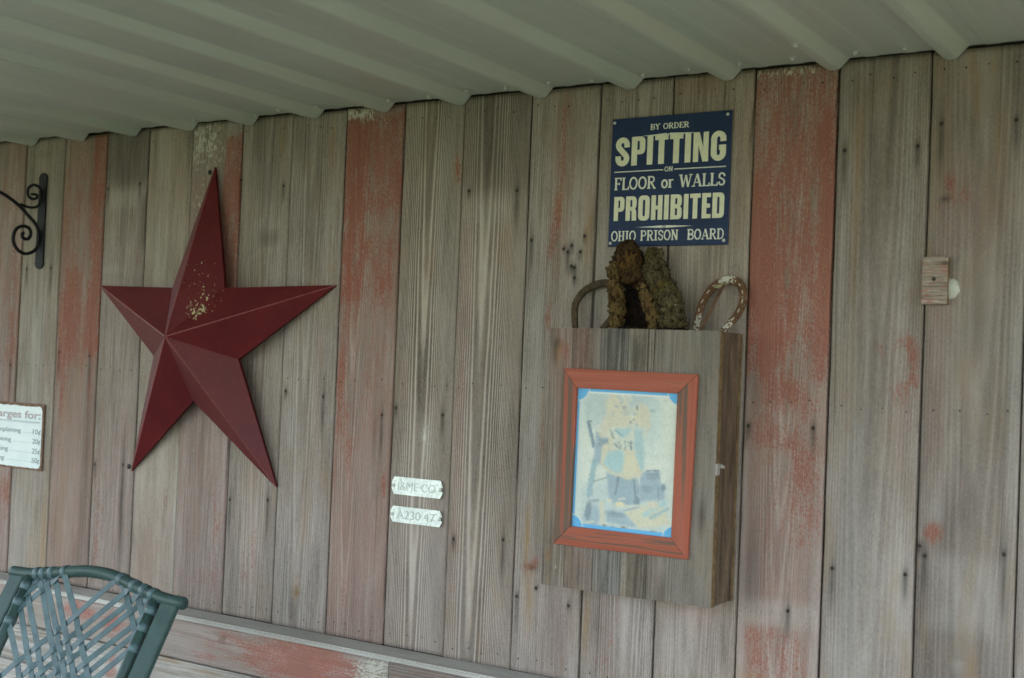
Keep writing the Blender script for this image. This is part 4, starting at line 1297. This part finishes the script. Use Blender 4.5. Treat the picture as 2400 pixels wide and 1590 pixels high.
def print_mesh():
    nu, nv = 130, 170
    u, v = np.meshgrid(np.linspace(0, 1, nu), np.linspace(0, 1, nv))      # v from the top
    def nz(f, ph):
        return np.array([[mnoise.noise((u[k, j] * f, v[k, j] * f * 1.3, ph)) for j in range(nu)] for k in range(nv)])
    n_lo, n_mid, n_hi = nz(4, 1), nz(13, 5), nz(42, 9)
    C = np.zeros((nv, nu, 3))
    C[:] = (.64, .665, .585)
    def put(mask, col, a=1.0):
        mk = np.clip(mask, 0, 1)[..., None] * a
        C[:] = C * (1 - mk) + np.array(col) * mk
    def ell(cx, cy, rx, ry, soft=.3, wob=.3):
        d = np.sqrt(((u - cx) / rx) ** 2 + ((v - cy) / ry) ** 2) + n_mid * wob * .5 + n_hi * .1
        return 1 - sstep(1 - soft, 1 + soft, d)
    def seg(x0, y0, x1, y1, w, soft=.5):
        dx, dy = x1 - x0, y1 - y0
        t_ = np.clip(((u - x0) * dx + (v - y0) * dy) / (dx * dx + dy * dy), 0, 1)
        d = np.hypot(u - x0 - t_ * dx, (v - y0 - t_ * dy) * 1.3) / w + n_hi * .3
        return 1 - sstep(1 - soft, 1 + soft, d)
    def poly(pts, soft=.012):
        best = np.full(u.shape, 9.0)
        P = np.array(pts)
        inside = np.zeros(u.shape, bool)
        for i in range(len(P)):
            a, b = P[i], P[(i + 1) % len(P)]
            dx, dy = b - a
            t_ = np.clip(((u - a[0]) * dx + (v - a[1]) * dy) / (dx * dx + dy * dy), 0, 1)
            best = np.minimum(best, np.hypot(u - a[0] - t_ * dx, v - a[1] - t_ * dy))
            inside ^= ((a[1] > v) != (b[1] > v)) & (u < (b[0] - a[0]) * (v - a[1]) / (b[1] - a[1] + 1e-12) + a[0])
        sd_ = np.where(inside, -best, best) + n_mid * .010 + n_hi * .004
        return 1 - sstep(-soft, soft, sd_)
    BLUE, SLATE, CREAM, TURQ, PALE = (.27, .37, .45), (.12, .18, .24), (.60, .545, .405), (.33, .52, .55), (.58, .59, .50)
    # washes behind the figure
    put(ell(.22, .12, .16, .16, .7), (.38, .48, .49), .8)
    put(ell(.58, .07, .16, .07, .7), (.36, .45, .48), .8)
    put(ell(.72, .20, .12, .22, .7), (.42, .54, .55), .6)
    put(poly([(.57, .27), (.66, .28), (.70, .50), (.64, .55), (.58, .42)], .03), (.27, .44, .48), .75)
    put(sstep(.60, .70, v + n_lo * .08) * sstep(.03, .12, u) * (1 - sstep(.88, .98, u)), (.40, .50, .52), .7)
    # chair behind her
    put(poly([(.20, .31), (.34, .34), (.33, .54), (.19, .54)], .02), BLUE, .95)
    put(poly([(.24, .35), (.35, .36), (.34, .41), (.22, .415)], .012), SLATE, .55)
    put(seg(.125, .245, .19, .41, .020, .35), (.22, .32, .38), 1.0); put(seg(.135, .26, .19, .40, .010, .35), SLATE, .9); put(seg(.12, .245, .155, .235, .010), SLATE, .8)
    put(seg(.205, .52, .165, .755, .028), (.24, .38, .44), .9); put(seg(.21, .66, .34, .625, .006), SLATE, .7)
    # basket and bench
    put(poly([(.66, .57), (.72, .55), (.84, .545), (.86, .62), (.90, .64), (.89, .74), (.68, .77), (.65, .70)], .015), BLUE, .95)
    put(poly([(.71, .56), (.83, .55), (.85, .60), (.72, .615)], .012), SLATE, .5); put(seg(.72, .555, .83, .545, .006), SLATE, .9); put(ell(.885, .66, .022, .022, .5, 1.), SLATE, .8); put(ell(.73, .68, .045, .03, .6, 1.5), SLATE, .45); put(seg(.84, .66, .845, .76, .006), SLATE, .7)
    # legs
    put(poly([(.33, .59), (.63, .60), (.67, .80), (.42, .81), (.36, .76)], .02), BLUE, 1.0)
    put(seg(.455, .60, .445, .64, .016), SLATE, .8); put(seg(.45, .63, .425, .74, .010), SLATE, .75); put(seg(.60, .62, .625, .74, .010), SLATE, .75); put(ell(.635, .77, .028, .028, .5), SLATE, .8); put(seg(.64, .63, .65, .72, .007), SLATE, .5)
    put(ell(.475, .805, .048, .018, .4), (.72, .62, .36), 1.0); put(ell(.37, .785, .025, .012, .4), (.66, .60, .46), .9); put(seg(.46, .77, .52, .76, .010), PALE, .8)
    # skirt with apron
    put(poly([(.275, .40), (.34, .385), (.55, .41), (.60, .42), (.70, .545), (.66, .60), (.555, .625), (.41, .61), (.30, .565), (.265, .525)], .012), CREAM, 1.0)
    put(poly([(.33, .45), (.48, .42), (.505, .46), (.485, .575), (.42, .59), (.31, .545), (.295, .52)], .018), TURQ, .95)
    put(poly([(.60, .44), (.625, .44), (.70, .535), (.67, .56)], .01), TURQ, .9); put(poly([(.50, .43), (.58, .43), (.62, .55), (.58, .60), (.49, .58)], .02), (.64, .58, .40), .8)
    # bodice, collar, belt
    put(poly([(.37, .26), (.57, .26), (.59, .34), (.57, .42), (.38, .42), (.36, .34)], .015), PALE, 1.0)
    put(seg(.355, .33, .36, .40, .022, .3), CREAM, 1.0); put(seg(.35, .29, .385, .345, .012), SLATE, .6)
    put(poly([(.39, .285), (.46, .275), (.55, .265), (.54, .30), (.48, .345), (.44, .33)], .012), TURQ, .9); put(seg(.40, .29, .47, .325, .005), SLATE, .7)
    for k, (du, dv) in enumerate([(.40, .385), (.44, .375), (.46, .395), (.50, .365), (.50, .385), (.505, .40), (.53, .37), (.535, .39), (.56, .37), (.56, .40), (.42, .40), (.45, .41), (.50, .415)]):
        put(ell(du, dv, .014, .009, .5, 1.2), SLATE, .75 if k > 2 else .5)
    put(seg(.555, .36, .56, .415, .010), SLATE, .7)
    # shoulders, hair, face and the toy at her cheek
    put(ell(.43, .215, .145, .05, .35), CREAM, 1.0); put(seg(.345, .20, .28, .31, .050, .5), CREAM, .9)
    put(ell(.405, .115, .112, .088, .22), CREAM, 1.0); put(ell(.455, .045, .07, .026, .4), PALE, 1.0); put(ell(.53, .06, .02, .03, .5), PALE, .8)
    put(seg(.41, .05, .46, .085, .016), (.40, .44, .46), .7); put(ell(.395, .12, .022, .010, .5, 1.), (.30, .35, .38), .7); put(ell(.475, .125, .020, .012, .5, 1.), (.26, .31, .36), .8); put(ell(.44, .095, .018, .010, .5, 1.), (.33, .37, .4), .6)
    put(ell(.485, .165, .045, .016, .6, 1.), (.42, .46, .46), .7); put(ell(.365, .175, .016, .022, .5, 1.), (.40, .43, .42), .7)
    put(ell(.645, .165, .082, .075, .25), CREAM, 1.0); put(seg(.60, .21, .70, .23, .045), CREAM, .9); put(seg(.69, .22, .70, .30, .03), CREAM, .5)
    put(ell(.595, .115, .022, .024, .5), PALE, .9); put(ell(.60, .12, .012, .018, .5), SLATE, .9); put(ell(.58, .165, .02, .012, .6, 1.), BLUE, .6); put(ell(.545, .225, .012, .012, .5), SLATE, .8); put(ell(.575, .205, .012, .009, .5), SLATE, .6); put(ell(.60, .235, .015, .01, .6), BLUE, .6); put(ell(.745, .135, .022, .012, .6, 1.), SLATE, .5)
    # floor: cloth, stripes, curled thing in the corner
    put(poly([(.34, .855), (.50, .85), (.64, .94), (.60, .96), (.36, .93)], .015), BLUE, .9); put(ell(.43, .875, .09, .018, .7, 1.8), SLATE, .6)
    put(poly([(.52, .855), (.72, .80), (.92, .80), (.95, .90), (.86, .935), (.68, .955)], .012), (.60, .56, .40), .95); put(seg(.45, .825, .72, .795, .012), PALE, .9); put(seg(.52, .845, .66, .81, .008), (.24, .28, .38), .7)
    put(seg(.72, .86, .90, .765, .022), TURQ, .9); put(seg(.78, .875, .93, .805, .016), (.27, .42, .48), .8); put(seg(.76, .84, .88, .79, .006), PALE, .6)
    put(ell(.79, .785, .06, .026, .4), CREAM, .9)
    put(ell(.205, .90, .085, .075, .3), BLUE, .9); put(ell(.165, .875, .034, .07, .35), SLATE, .85); put(seg(.20, .80, .26, .79, .012), SLATE, .6); put(seg(.15, .955, .22, .945, .010), PALE, .7); put(seg(.295, .81, .31, .94, .022), CREAM, .8)
    C[:] = C * .87 + np.array((.68, .71, .65)) * .13          # sun-faded
    C *= (1 + .06 * n_mid + .10 * n_hi)[..., None]
    put((1 - sstep(.02, .10, u)), (.56, .66, .68), .7)
    put((ell(.33, .962, .02, .007, .5, 1.) + ell(.42, .968, .03, .007, .5, 1.) + ell(.52, .965, .02, .008, .5, 1.) + ell(.80, .968, .025, .006, .5, 1.)), (.24, .13, .05), .8)
    # blue border with scooped corners, thin white line on top
    BB = (.105, .42, .74)
    put((v > .026) & (v < .036), (.72, .74, .70), .9)
    edge = np.minimum.reduce([u / .026, v / .024, (1 - u) / .012, (1 - v) / .030])
    put(edge < 1, BB)
    for (cx, cy, r) in ((0, 0, .115), (1, 0, .105), (0, 1, .110), (1, 1, .100)):
        put((np.hypot(u - cx, (v - cy) * 1.25) < r + .010) & (np.hypot(u - cx, (v - cy) * 1.25) >= r), (.68, .70, .66), .7)
        put(np.hypot(u - cx, (v - cy) * 1.25) < r, BB)
    verts, faces = [], []
    TL, TR, BR, BL = [np.array(q) for q in fi]
    for k in range(nv):
        for j in range(nu):
            q = (TL * (1 - u[k, j]) + TR * u[k, j]) * (1 - v[k, j]) + (BL * (1 - u[k, j]) + BR * u[k, j]) * v[k, j]
            ctr = np.array([1.3743, 1.367])
            q = ctr + (q - ctr) * 1.012
            verts.append((q[0], -CD - .0050, q[1]))
    for k in range(nv - 1):
        for j in range(nu - 1):
            a = k * nu + j
            faces.append((a, a + nu, a + nu + 1, a + 1))
    t = NT('faded_print')
    n = t.noise(t.obj(), scale=420, detail=3)
    n2 = t.noise(t.obj(), scale=90, detail=4)
    c = t.mix(t.mul(t.ramp(n, .4, .7), .16), t.attr('ink'), (.70, .70, .62))
    c = t.mix(t.mul(t.ramp(n2, .72, .76), .7), c, (.16, .12, .09))
    t.bump(n, .2, .0006)
    o = mobj('print', verts, faces, t.out(c, .55, .3), pf)
    at = o.data.attributes.new('ink', 'FLOAT_COLOR', 'POINT')
    arr = np.ones((nv * nu, 4), np.float32)
    arr[:, :3] = np.clip(C.reshape(-1, 3), .02, .95)
    at.data.foreach_set('color', arr.ravel())
print_mesh()
box('backing_card', 1.250, 1.499, -CD - .0045, -CD - .0020, 1.214, 1.520, paint('card', (.2, .15, .1), .9), pf)

# ---------------------------------------------------------------- things on top of the box
def rusty(name, a, b, white=0.0, spots=()):
    t = NT(name)
    o = t.obj()
    n1 = t.noise(o, scale=45, detail=5, rough=.65)
    n2 = t.noise(o, scale=190, detail=4, rough=.7)
    c = t.mix(t.ramp(n1, .35, .65), a, b)
    c = t.mix(t.mul(t.ramp(n2, .5, .7), .6), c, tuple(k * .45 for k in a))
    if white:
        n3 = t.noise(o, scale=26, detail=3)
        n4 = t.noise(o, scale=260, detail=3)
        wx, wy, wz = t.sep(t.node('ShaderNodeNewGeometry').outputs['Position'])
        f = 0.0
        for (cx, cz, r) in spots:
            ex, ez = t.mul(t.sub(wx, cx), 1 / r), t.mul(t.sub(wz, cz), 1 / r)
            f = t.add(f, t.m('MAXIMUM', t.sub(1.0, t.add(t.mul(ex, ex), t.mul(ez, ez))), 0.0))
        f = t.ramp(t.add(t.add(t.mul(f, .22), n4), t.mul(n3, .2)), .76, .82)
        c = t.mix(t.mul(f, white), c, (.60, .59, .52))
    t.bump(t.add(n1, n2), .5, .002)
    return t.out(c, .8, .25)
def horseshoe(name, label, mid, w, mat, tilt_b, tilt_t, z_lo, crease=None):
    o = thing(name, label, 'horseshoe', (np.mean([q[0] for q in mid]), -.03, CZ1 - .0015))
    zt = max(q[1] for q in mid)
    path, sc = [], []
    pts = catmull(mid, 8)
    n = len(pts)
    for i, q in enumerate(pts):
        f = (q[1] - z_lo) / (zt - z_lo)
        path.append((q[0], tilt_b + (tilt_t - tilt_b) * f, q[1]))
        e = min(i, n - 1 - i) / n
        sc.append(.88 + .2 * min(1, e * 3))
    shoe = fix_normals(mobj('shoe', *sweep(path, rect(w, .0085, .0020), (0, -1, .25), True, sc), mat, o))
    if crease:
        groove = paint('pale_groove', (.46, .42, .33), .8, .3, 200)
        for i in range(6, n - 6, 5):
            if abs(i - n / 2) < 5:
                continue
            v, f = sweep([(a[0], a[1] - .0050, a[2]) for a in path[i:i + 3]], rect(.0022, .0012), (0, -1, .25), True)
            mobj('nail_slot', v, f, groove, shoe)
    return o
horseshoe('horseshoe', 'dark plain iron horseshoe, half hidden behind the bark', [(1.1985, 1.6470), (1.1905, 1.675), (1.186, 1.706), (1.200, 1.733), (1.226, 1.749), (1.2557, 1.7535), (1.283, 1.742), (1.297, 1.716), (1.2925, 1.685), (1.279, 1.665), (1.266, 1.6470)],
          .0160, rusty('old_iron', (.050, .034, .021), (.100, .068, .042)), -.048, -.014, 1.647)
horseshoe('horseshoe', 'rusty horseshoe with white crust leaning on the wall, right of the bark', [(1.4930, 1.6470), (1.4925, 1.680), (1.4960, 1.709), (1.512, 1.741), (1.533, 1.756), (1.556, 1.7595), (1.579, 1.747), (1.5885, 1.718), (1.5800, 1.686), (1.563, 1.663), (1.551, 1.6470)],
          .0165, rusty('rusty_iron', (.095, .046, .023), (.165, .085, .045), .85, ((1.552, 1.764, .022), (1.538, 1.762, .016), (1.493, 1.660, .018), (1.560, 1.664, .020), (1.497, 1.68, .010))), -.046, -.012, 1.647, True)
rod = rusty('rod_iron', (.10, .055, .032), (.16, .095, .06))
spk = thing('iron_spike', 'thin rusty spike with a bent head inside the right horseshoe', 'spike', (1.515, -.07, CZ1 - .0015))
mobj('shank', *sweep([(1.5135, -.078, 1.6470), (1.530, -.052, 1.700), (1.5455, -.032, 1.748)], circ(.0036, 8)), rod, spk, True)
fix_normals(mobj('head', *sweep([(1.5475, -.026, 1.7535), (1.5440, -.030, 1.7500), (1.5365, -.039, 1.7440), (1.531, -.046, 1.7445)], circ(.0042, 8)), rusty('spike_head', (.20, .17, .09), (.32, .28, .17)), spk, True))

def bark_mat(name, a, b, c_, ridge=1.0, scale=60, sp=None):
    t = NT(name)
    o = t.obj()
    x, y, z = t.sep(o)
    n1 = t.noise(o, scale=scale, detail=6, rough=.7)
    n2 = t.noise(t.xyz(t.mul(x, 150), t.mul(y, 150), t.mul(z, 60)), detail=4, rough=.7)
    n3 = t.noise(o, scale=scale * .35, detail=3)
    c = t.mix(t.ramp(n1, .3, .7), a, b)
    c = t.mix(t.ramp(n3, .5, .68), c, c_)
    c = t.mix(t.mul(t.ramp(n2, .35, .55), -1.0 * 0 + .0), c, a)
    c = t.mix(t.m('SUBTRACT', 1.0, t.ramp(n2, .40, .52)), c, tuple(k * .28 for k in a))
    if sp:
        ps = t.noise(o, scale=95, detail=3)
        c = t.mix(t.ramp(ps, .70, .73), c, sp)
    t.bump(t.add(n1, t.mul(n2, .9)), .9, .004 * ridge)
    return t.out(c, .9, .15)
def slab_mesh(name, outline, y_c, thick, bow, mat, parent, amp=.004, fr=60, seed=0, lean=0.0, jag=.004, nz_=56, nu_=40):
    """a chunky slab: outline rows (z, xl, xr) from the bottom up, ragged edges, cracked and plated all over"""
    zs0 = [q[0] for q in outline]
    verts, faces = [], []
    for k in range(nz_ + 1):
        z = zs0[0] + (zs0[-1] - zs0[0]) * k / nz_
        xl = np.interp(z, zs0, [q[1] for q in outline]) + jag * (mnoise.noise((seed, 1.0, z * 70)) + .6 * mnoise.noise((seed, 5.0, z * 210)))
        xr = np.interp(z, zs0, [q[2] for q in outline]) + jag * (mnoise.noise((seed, 9.0, z * 70)) + .6 * mnoise.noise((seed, 3.0, z * 210)))
        xm, hw = (xl + xr) / 2, max(.002, (xr - xl) / 2)
        taper = min(1.0, (nz_ - k) / nz_ * 7 + .12) * min(1.0, k / nz_ * 9 + .5)
        yc = y_c + lean * (z - zs0[0])
        for j in range(nu_):
            a = 2 * math.pi * j / nu_
            ca, sa = math.cos(a), math.sin(a)
            ca_ = math.copysign(abs(ca) ** .6, ca)
            sa_ = math.copysign(abs(sa) ** .65, sa)
            p = Vector((xm + hw * ca_, yc - thick / 2 * sa_ * taper - bow * (1 - ca * ca), z))
            q = Vector((p.x * fr + seed * 7, p.y * fr, p.z * fr * .7))
            ridge = 1 - 2.2 * abs(mnoise.noise(q)) - .9 * abs(mnoise.noise(q * 2.3))
            d = amp * (1.25 * ridge + .8 * mnoise.noise(q * 2.9) + .5 * mnoise.noise(q * 6.1) + .7 * mnoise.noise((p.x * 22, seed, p.z * 22)))
            verts.append((p.x + ca * d * .8, p.y - sa * d * 1.3, max(BZ, p.z + (.0035 * mnoise.noise((p.x * 160, seed, 2.0)) * 2 if k > nz_ - 3 else 0))))
    m = nu_
    for k in range(nz_):
        for j in range(m):
            q = (j + 1) % m
            faces.append((k * m + j, k * m + q, (k + 1) * m + q, (k + 1) * m + j))
    faces.append(tuple(range(m - 1, -1, -1)))
    faces.append(tuple(nz_ * m + j for j in range(m)))
    return fix_normals(mobj(name, verts, faces, mat, parent, True))
bark = thing('hollow_bark', 'rough brown hollow bark stump standing between the two horseshoes', 'bark', (1.36, -.05, CZ1 - .0015))
BZ = CZ1 - .0012
b_shade = bark_mat('bark_hollow_shade', (.010, .006, .005), (.017, .010, .007), (.026, .014, .008), .8, 45)  # shade inside the hollow is put into this near-black colour
b_top = bark_mat('bark_crown', (.038, .022, .010), (.080, .046, .017), (.120, .064, .018), 1, 40)
b_left = bark_mat('bark_left', (.085, .052, .020), (.19, .130, .050), (.135, .072, .030), 1.2, 70, (.38, .34, .18))
b_right = bark_mat('bark_right', (.060, .044, .022), (.150, .118, .060), (.125, .096, .028), 1.3, 62, (.45, .42, .32))
slab_mesh('back_shell', [(BZ, 1.298, 1.440), (1.70, 1.302, 1.425), (1.745, 1.302, 1.405), (1.765, 1.294, 1.385), (1.775, 1.292, 1.37)], -.028, .016, .003, b_shade, bark, .003, 60, 1)
slab_mesh('crown', [(1.748, 1.298, 1.366), (1.775, 1.292, 1.369), (1.80, 1.292, 1.366), (1.82, 1.299, 1.354), (1.836, 1.306, 1.345), (1.846, 1.314, 1.334)], -.050, .034, .004, b_top, bark, .0036, 60, 2, 0, .004)
slab_mesh('crown_bridge', [(1.738, 1.345, 1.412), (1.765, 1.345, 1.402), (1.785, 1.352, 1.394), (1.80, 1.365, 1.385)], -.043, .026, .003, bark_mat('bark_bridge', (.026, .015, .007), (.050, .029, .012), (.068, .037, .013), 1, 50), bark, .004, 65, 7, 0, .003)
slab_mesh('left_strip', [(BZ, 1.308, 1.322), (1.662, 1.303, 1.331), (1.70, 1.298, 1.331), (1.735, 1.296, 1.327), (1.752, 1.294, 1.316), (1.785, 1.294, 1.310), (1.797, 1.297, 1.308)], -.072, .022, .003, b_left, bark, .0045, 85, 3, 0, .006)
slab_mesh('right_slab', [(BZ + .002, 1.422, 1.470), (1.664, 1.402, 1.478), (1.70, 1.400, 1.463), (1.74, 1.391, 1.447), (1.765, 1.376, 1.431), (1.79, 1.373, 1.415), (1.812, 1.370, 1.405), (1.828, 1.378, 1.398)], -.068, .034, .005, b_right, bark, .0058, 70, 4, .12, .006)
slab_mesh('inner_strip', [(BZ, 1.406, 1.418), (1.68, 1.397, 1.424), (1.70, 1.389, 1.414), (1.72, 1.382, 1.402), (1.738, 1.379, 1.392), (1.748, 1.381, 1.386)], -.088, .018, .003, b_left, bark, .0040, 90, 5, 0, .005)
slab_mesh('base_rim', [(BZ, 1.300, 1.476), (BZ + .006, 1.302, 1.478), (BZ + .009, 1.31, 1.47)], -.062, .050, .002, b_shade, bark, .0015, 60, 6, 0, .002, 6, 40)

# ---------------------------------------------------------------- small block and white lump on the right
blkm = wood('block_wood', 401, (.50, .46, .40), (.33, .27, .235), (.13, .09, .075), ring=.5, axis='x', xc=.05, masks=False, warm=.3, crack=.4, fib=1.2)
wb = thing('wood_block', 'small horizontal-grained wooden block nailed over the right seam', 'block', (1.98, 0, 1.711))
def block_mat():
    t = NT('block_red_worn')
    x, y, z = t.sep(t.obj())
    n1 = t.noise(t.xyz(t.mul(x, 14), t.mul(y, 14), t.mul(z, 210)), detail=5, rough=.65)
    n2 = t.noise(t.xyz(t.mul(x, 60), 3.0, t.mul(z, 500)), detail=3)
    f = t.add(t.mul(n1, .75), t.mul(n2, .25))
    c = t.mix(t.ramp(f, .36, .52), (.10, .072, .058), (.30, .25, .21))
    c = t.mix(t.ramp(f, .52, .66), c, (.43, .39, .34))
    r = t.noise(t.xyz(t.mul(x, 20), 9.0, t.mul(z, 90)), detail=4, rough=.7)
    c = t.mix(t.mul(t.ramp(r, .48, .62), .55), c, (.32, .10, .075))
    t.bump(f, .6, .0018)
    return t.out(c, .85, .2)
b_o = bm_obj('block', box_bm(1.9545, 2.0035, -.0205, -.0030, 1.7110, 1.8035, .0012), block_mat(), wb)
b_o.data.materials.append(ochre)
for p in b_o.data.polygons:
    if p.normal.x > .8:
        p.material_index = 1
vv, ff = disc_verts(1.9775, -.0208, 1.760, .0042, 9, .0008)
mobj('nail', vv, ff, nail_mat, wb)
bm = bmesh.new()
bmesh.ops.create_icosphere(bm, subdivisions=4, radius=1.0)
for v in bm.verts:
    d = 1 + .12 * mnoise.noise((v.co.x * 2.2, v.co.y * 2.2, v.co.z * 2.2 + 3))
    v.co = Vector((2.0045 + v.co.x * .0180 * d, -.003 + v.co.y * .009 * d, 1.742 + v.co.z * .0205 * d))
fm = bm_obj('foam_lump', bm, paint('white_foam', (.47, .465, .41), .9, .1, 90, .2, 0, .3), None, True)
fm['label'] = 'white lump of foam stuck behind the small wooden block'
fm['category'] = 'foam'

# ---------------------------------------------------------------- green strap chair
chair = thing('patio_chair', 'green patio chair with woven strap back, facing away from the wall', 'chair', (.352, -1.0, 0))
cg = paint('green_frame_paint', (.035, .070, .065), .45, .18, 40, .3)
cs = paint('green_vinyl', (.066, .112, .122), .42, .28, 25, .38)
TH = R(27)
DN = Vector((0, -math.sin(TH), -math.cos(TH)))
NF = Vector((0, -math.cos(TH), math.sin(TH)))
C0 = Vector((0, -.65, 1.04))
def cp(u, v, o=0.0):
    return C0 + Vector((u, 0, 0)) + DN * v + NF * o
BARP = [(.072, .003), (.108, .002), (.140, .000), (.181, -.006), (.247, -.018), (.311, -.028), (.371, -.0295), (.427, -.024), (.485, -.013), (.540, -.004), (.585, .001), (.632, .002)]
def bar_v(u):
    return float(np.interp(u, [q[0] for q in BARP], [q[1] for q in BARP]))
path = [cp(q[0], q[1]) for q in catmull(BARP, 5)]
fix_normals(mobj('top_bar', *sweep(path, circ(.0135, 14)), cg, chair, True))
VL = .60
def flat(u0, u1, name='side_bar'):
    w = .047
    pth = [cp(u0 + (u1 - u0) * k / 6, .004 + (VL - .004) * k / 6, .0) for k in range(7)]
    return fix_normals(mobj(name, *sweep(pth, rect(w, .016, .003), NF), cg, chair))
flat(.0985, .078)
flat(.5975, .575)
TL_, TR_ = (.139, .125), (.551, .530)
for (a, b) in (TL_, TR_):
    fix_normals(mobj('side_tube', *sweep([cp(a + (b - a) * k / 4, .006 + (VL - .006) * k / 4, 0) for k in range(5)], circ(.0125, 12)), cg, chair, True))
fix_normals(mobj('lower_bar', *sweep([cp(.08 + .5 * k / 6, VL) for k in range(7)], circ(.0125, 12)), cg, chair, True))
def tl(v): return TL_[0] + (TL_[1] - TL_[0]) * v / VL
def tr(v): return TR_[0] + (TR_[1] - TR_[0]) * v / VL
SLA, SLB = .98, -.95
starts_top = [.160, .181, .207, .247, .430, .476, .510, .540]
sides_v = [.030, .068, .112, .19, .235, .28, .325, .40, .445, .49]
A_, B_ = [], []     # straps as (u at v=0, slope)
def clip(u0, v0, sl):
    """from the start, run until the far tube or the lower bar"""
    v = v0
    while v < VL:
        u = u0 + sl * (v - v0)
        if sl > 0 and u > tr(v): break
        if sl < 0 and u < tl(v): break
        v += .002
    return v
for u in starts_top:
    v0 = bar_v(u)
    A_.append((u, v0, clip(u, v0, SLA), SLA, 'top'))
    B_.append((u - .004, v0, clip(u, v0, SLB), SLB, 'top'))
for v0 in sides_v:
    A_.append((tl(v0), v0, clip(tl(v0) + .001, v0, SLA), SLA, 'side'))
    B_.append((tr(v0), v0, clip(tr(v0) - .001, v0, SLB), SLB, 'side'))
A_.sort(key=lambda q: q[0] - SLA * q[1])
B_.sort(key=lambda q: q[0] - SLB * q[1])
SWD, STH = .0148, .0012
def strap(q, others, idx, fam):
    u0, v0, v1, sl, kind = q
    if v1 - v0 < .025:
        return
    ks = []
    for j, (a0, b0, b1, s2, _) in enumerate(others):
        den = sl - s2
        v = (a0 - s2 * b0 - u0 + sl * v0) / den
        if v0 + .006 < v < v1 - .006 and b0 < v < b1:
            ks.append((v, .0017 if (idx + j + fam) % 2 == 0 else -.0017))
    ks.sort()
    vs_, os_ = [v0], [.010 if kind == 'top' else .006]
    for v, o in ks:
        vs_.append(v); os_.append(o)
    vs_.append(v1); os_.append(.006)
    L = np.linspace(v0, v1, max(6, int((v1 - v0) / .006)))
    O = np.interp(L, vs_, os_)
    pts = [cp(u0 + sl * (v - v0), v, o) for v, o in zip(L, O)]
    fix_normals(mobj('strap', *sweep(pts, rect(SWD, STH), NF), cs, chair))
for k, q in enumerate(A_):
    strap(q, B_, k, 0)
for k, q in enumerate(B_):
    strap(q, A_, k, 1)
for u in starts_top:       # loops round the top bar
    d = Vector((1, 0, 0)) + DN * ((bar_v(u + .01) - bar_v(u - .01)) / .02)
    d.normalize()
    c0 = cp(u, bar_v(u))
    fix_normals(mobj('strap_loop', *sweep([c0 - d * .0068, c0 - d * .0064, c0 + d * .0064, c0 + d * .0068], circ(.0152, 14), None, True, [.93, 1, 1, .93]), cs, chair, True))
for v0 in sides_v:
    for f_, tt in ((tl, TL_), (tr, TR_)):
        c0 = cp(f_(v0), v0)
        fix_normals(mobj('strap_loop', *sweep([c0 - DN * .0085, c0 - DN * .008, c0 + DN * .008, c0 + DN * .0085], circ(.0138, 12), None, True, [.93, 1, 1, .93]), cs, chair, True))
# seat, arms and legs (below the picture's edge)
SZ_, SYB, SYF = .40, -.93, -1.42
for x in (.085, .575):
    fix_normals(mobj('seat_rail', *sweep([(x, SYB + .02, SZ_ + .10), (x, SYB - .06, SZ_), (x, SYF, SZ_ + .02)], circ(.0125, 10)), cg, chair, True))
    xo = x + (-.035 if x < .3 else .035)
    fix_normals(mobj('leg', *sweep([(xo, -.86, .012), (xo, -.90, .30), (xo, -.84, .64)], circ(.0125, 10)), cg, chair, True))
    fix_normals(mobj('leg', *sweep([(xo, -1.44, .012), (xo, -1.42, .35), (xo, -1.40, .62)], circ(.0125, 10)), cg, chair, True))
    fix_normals(mobj('armrest', *sweep([(xo, -.80, .655), (xo, -1.1, .645), (xo, -1.42, .635), (xo, -1.47, .60)], rect(.022, .05, .006), (1, 0, 0)), cg, chair, True))
    for yy in (-.86, -1.44):
        bm = bmesh.new()
        bmesh.ops.create_cone(bm, cap_ends=True, segments=12, radius1=.019, radius2=.016, depth=.02, matrix=Matrix.Translation((xo, yy, .0105)))
        bm_obj('foot_cap', bm, blk, chair, True)
for yy, zz in ((SYB - .06, SZ_), (SYF, SZ_ + .02)):
    fix_normals(mobj('seat_bar', *sweep([(.045, yy, zz), (.33, yy, zz - .004), (.615, yy, zz)], circ(.0125, 10)), cg, chair, True))
for k in range(14):
    x = .11 + k * .034
    fix_normals(mobj('seat_strap', *sweep([(x, SYB - .055, SZ_ + .014), (x, (SYB + SYF) / 2, SZ_ + .004), (x, SYF + .002, SZ_ + .034)], rect(.024, .0014), (0, 0, 1)), cs, chair))
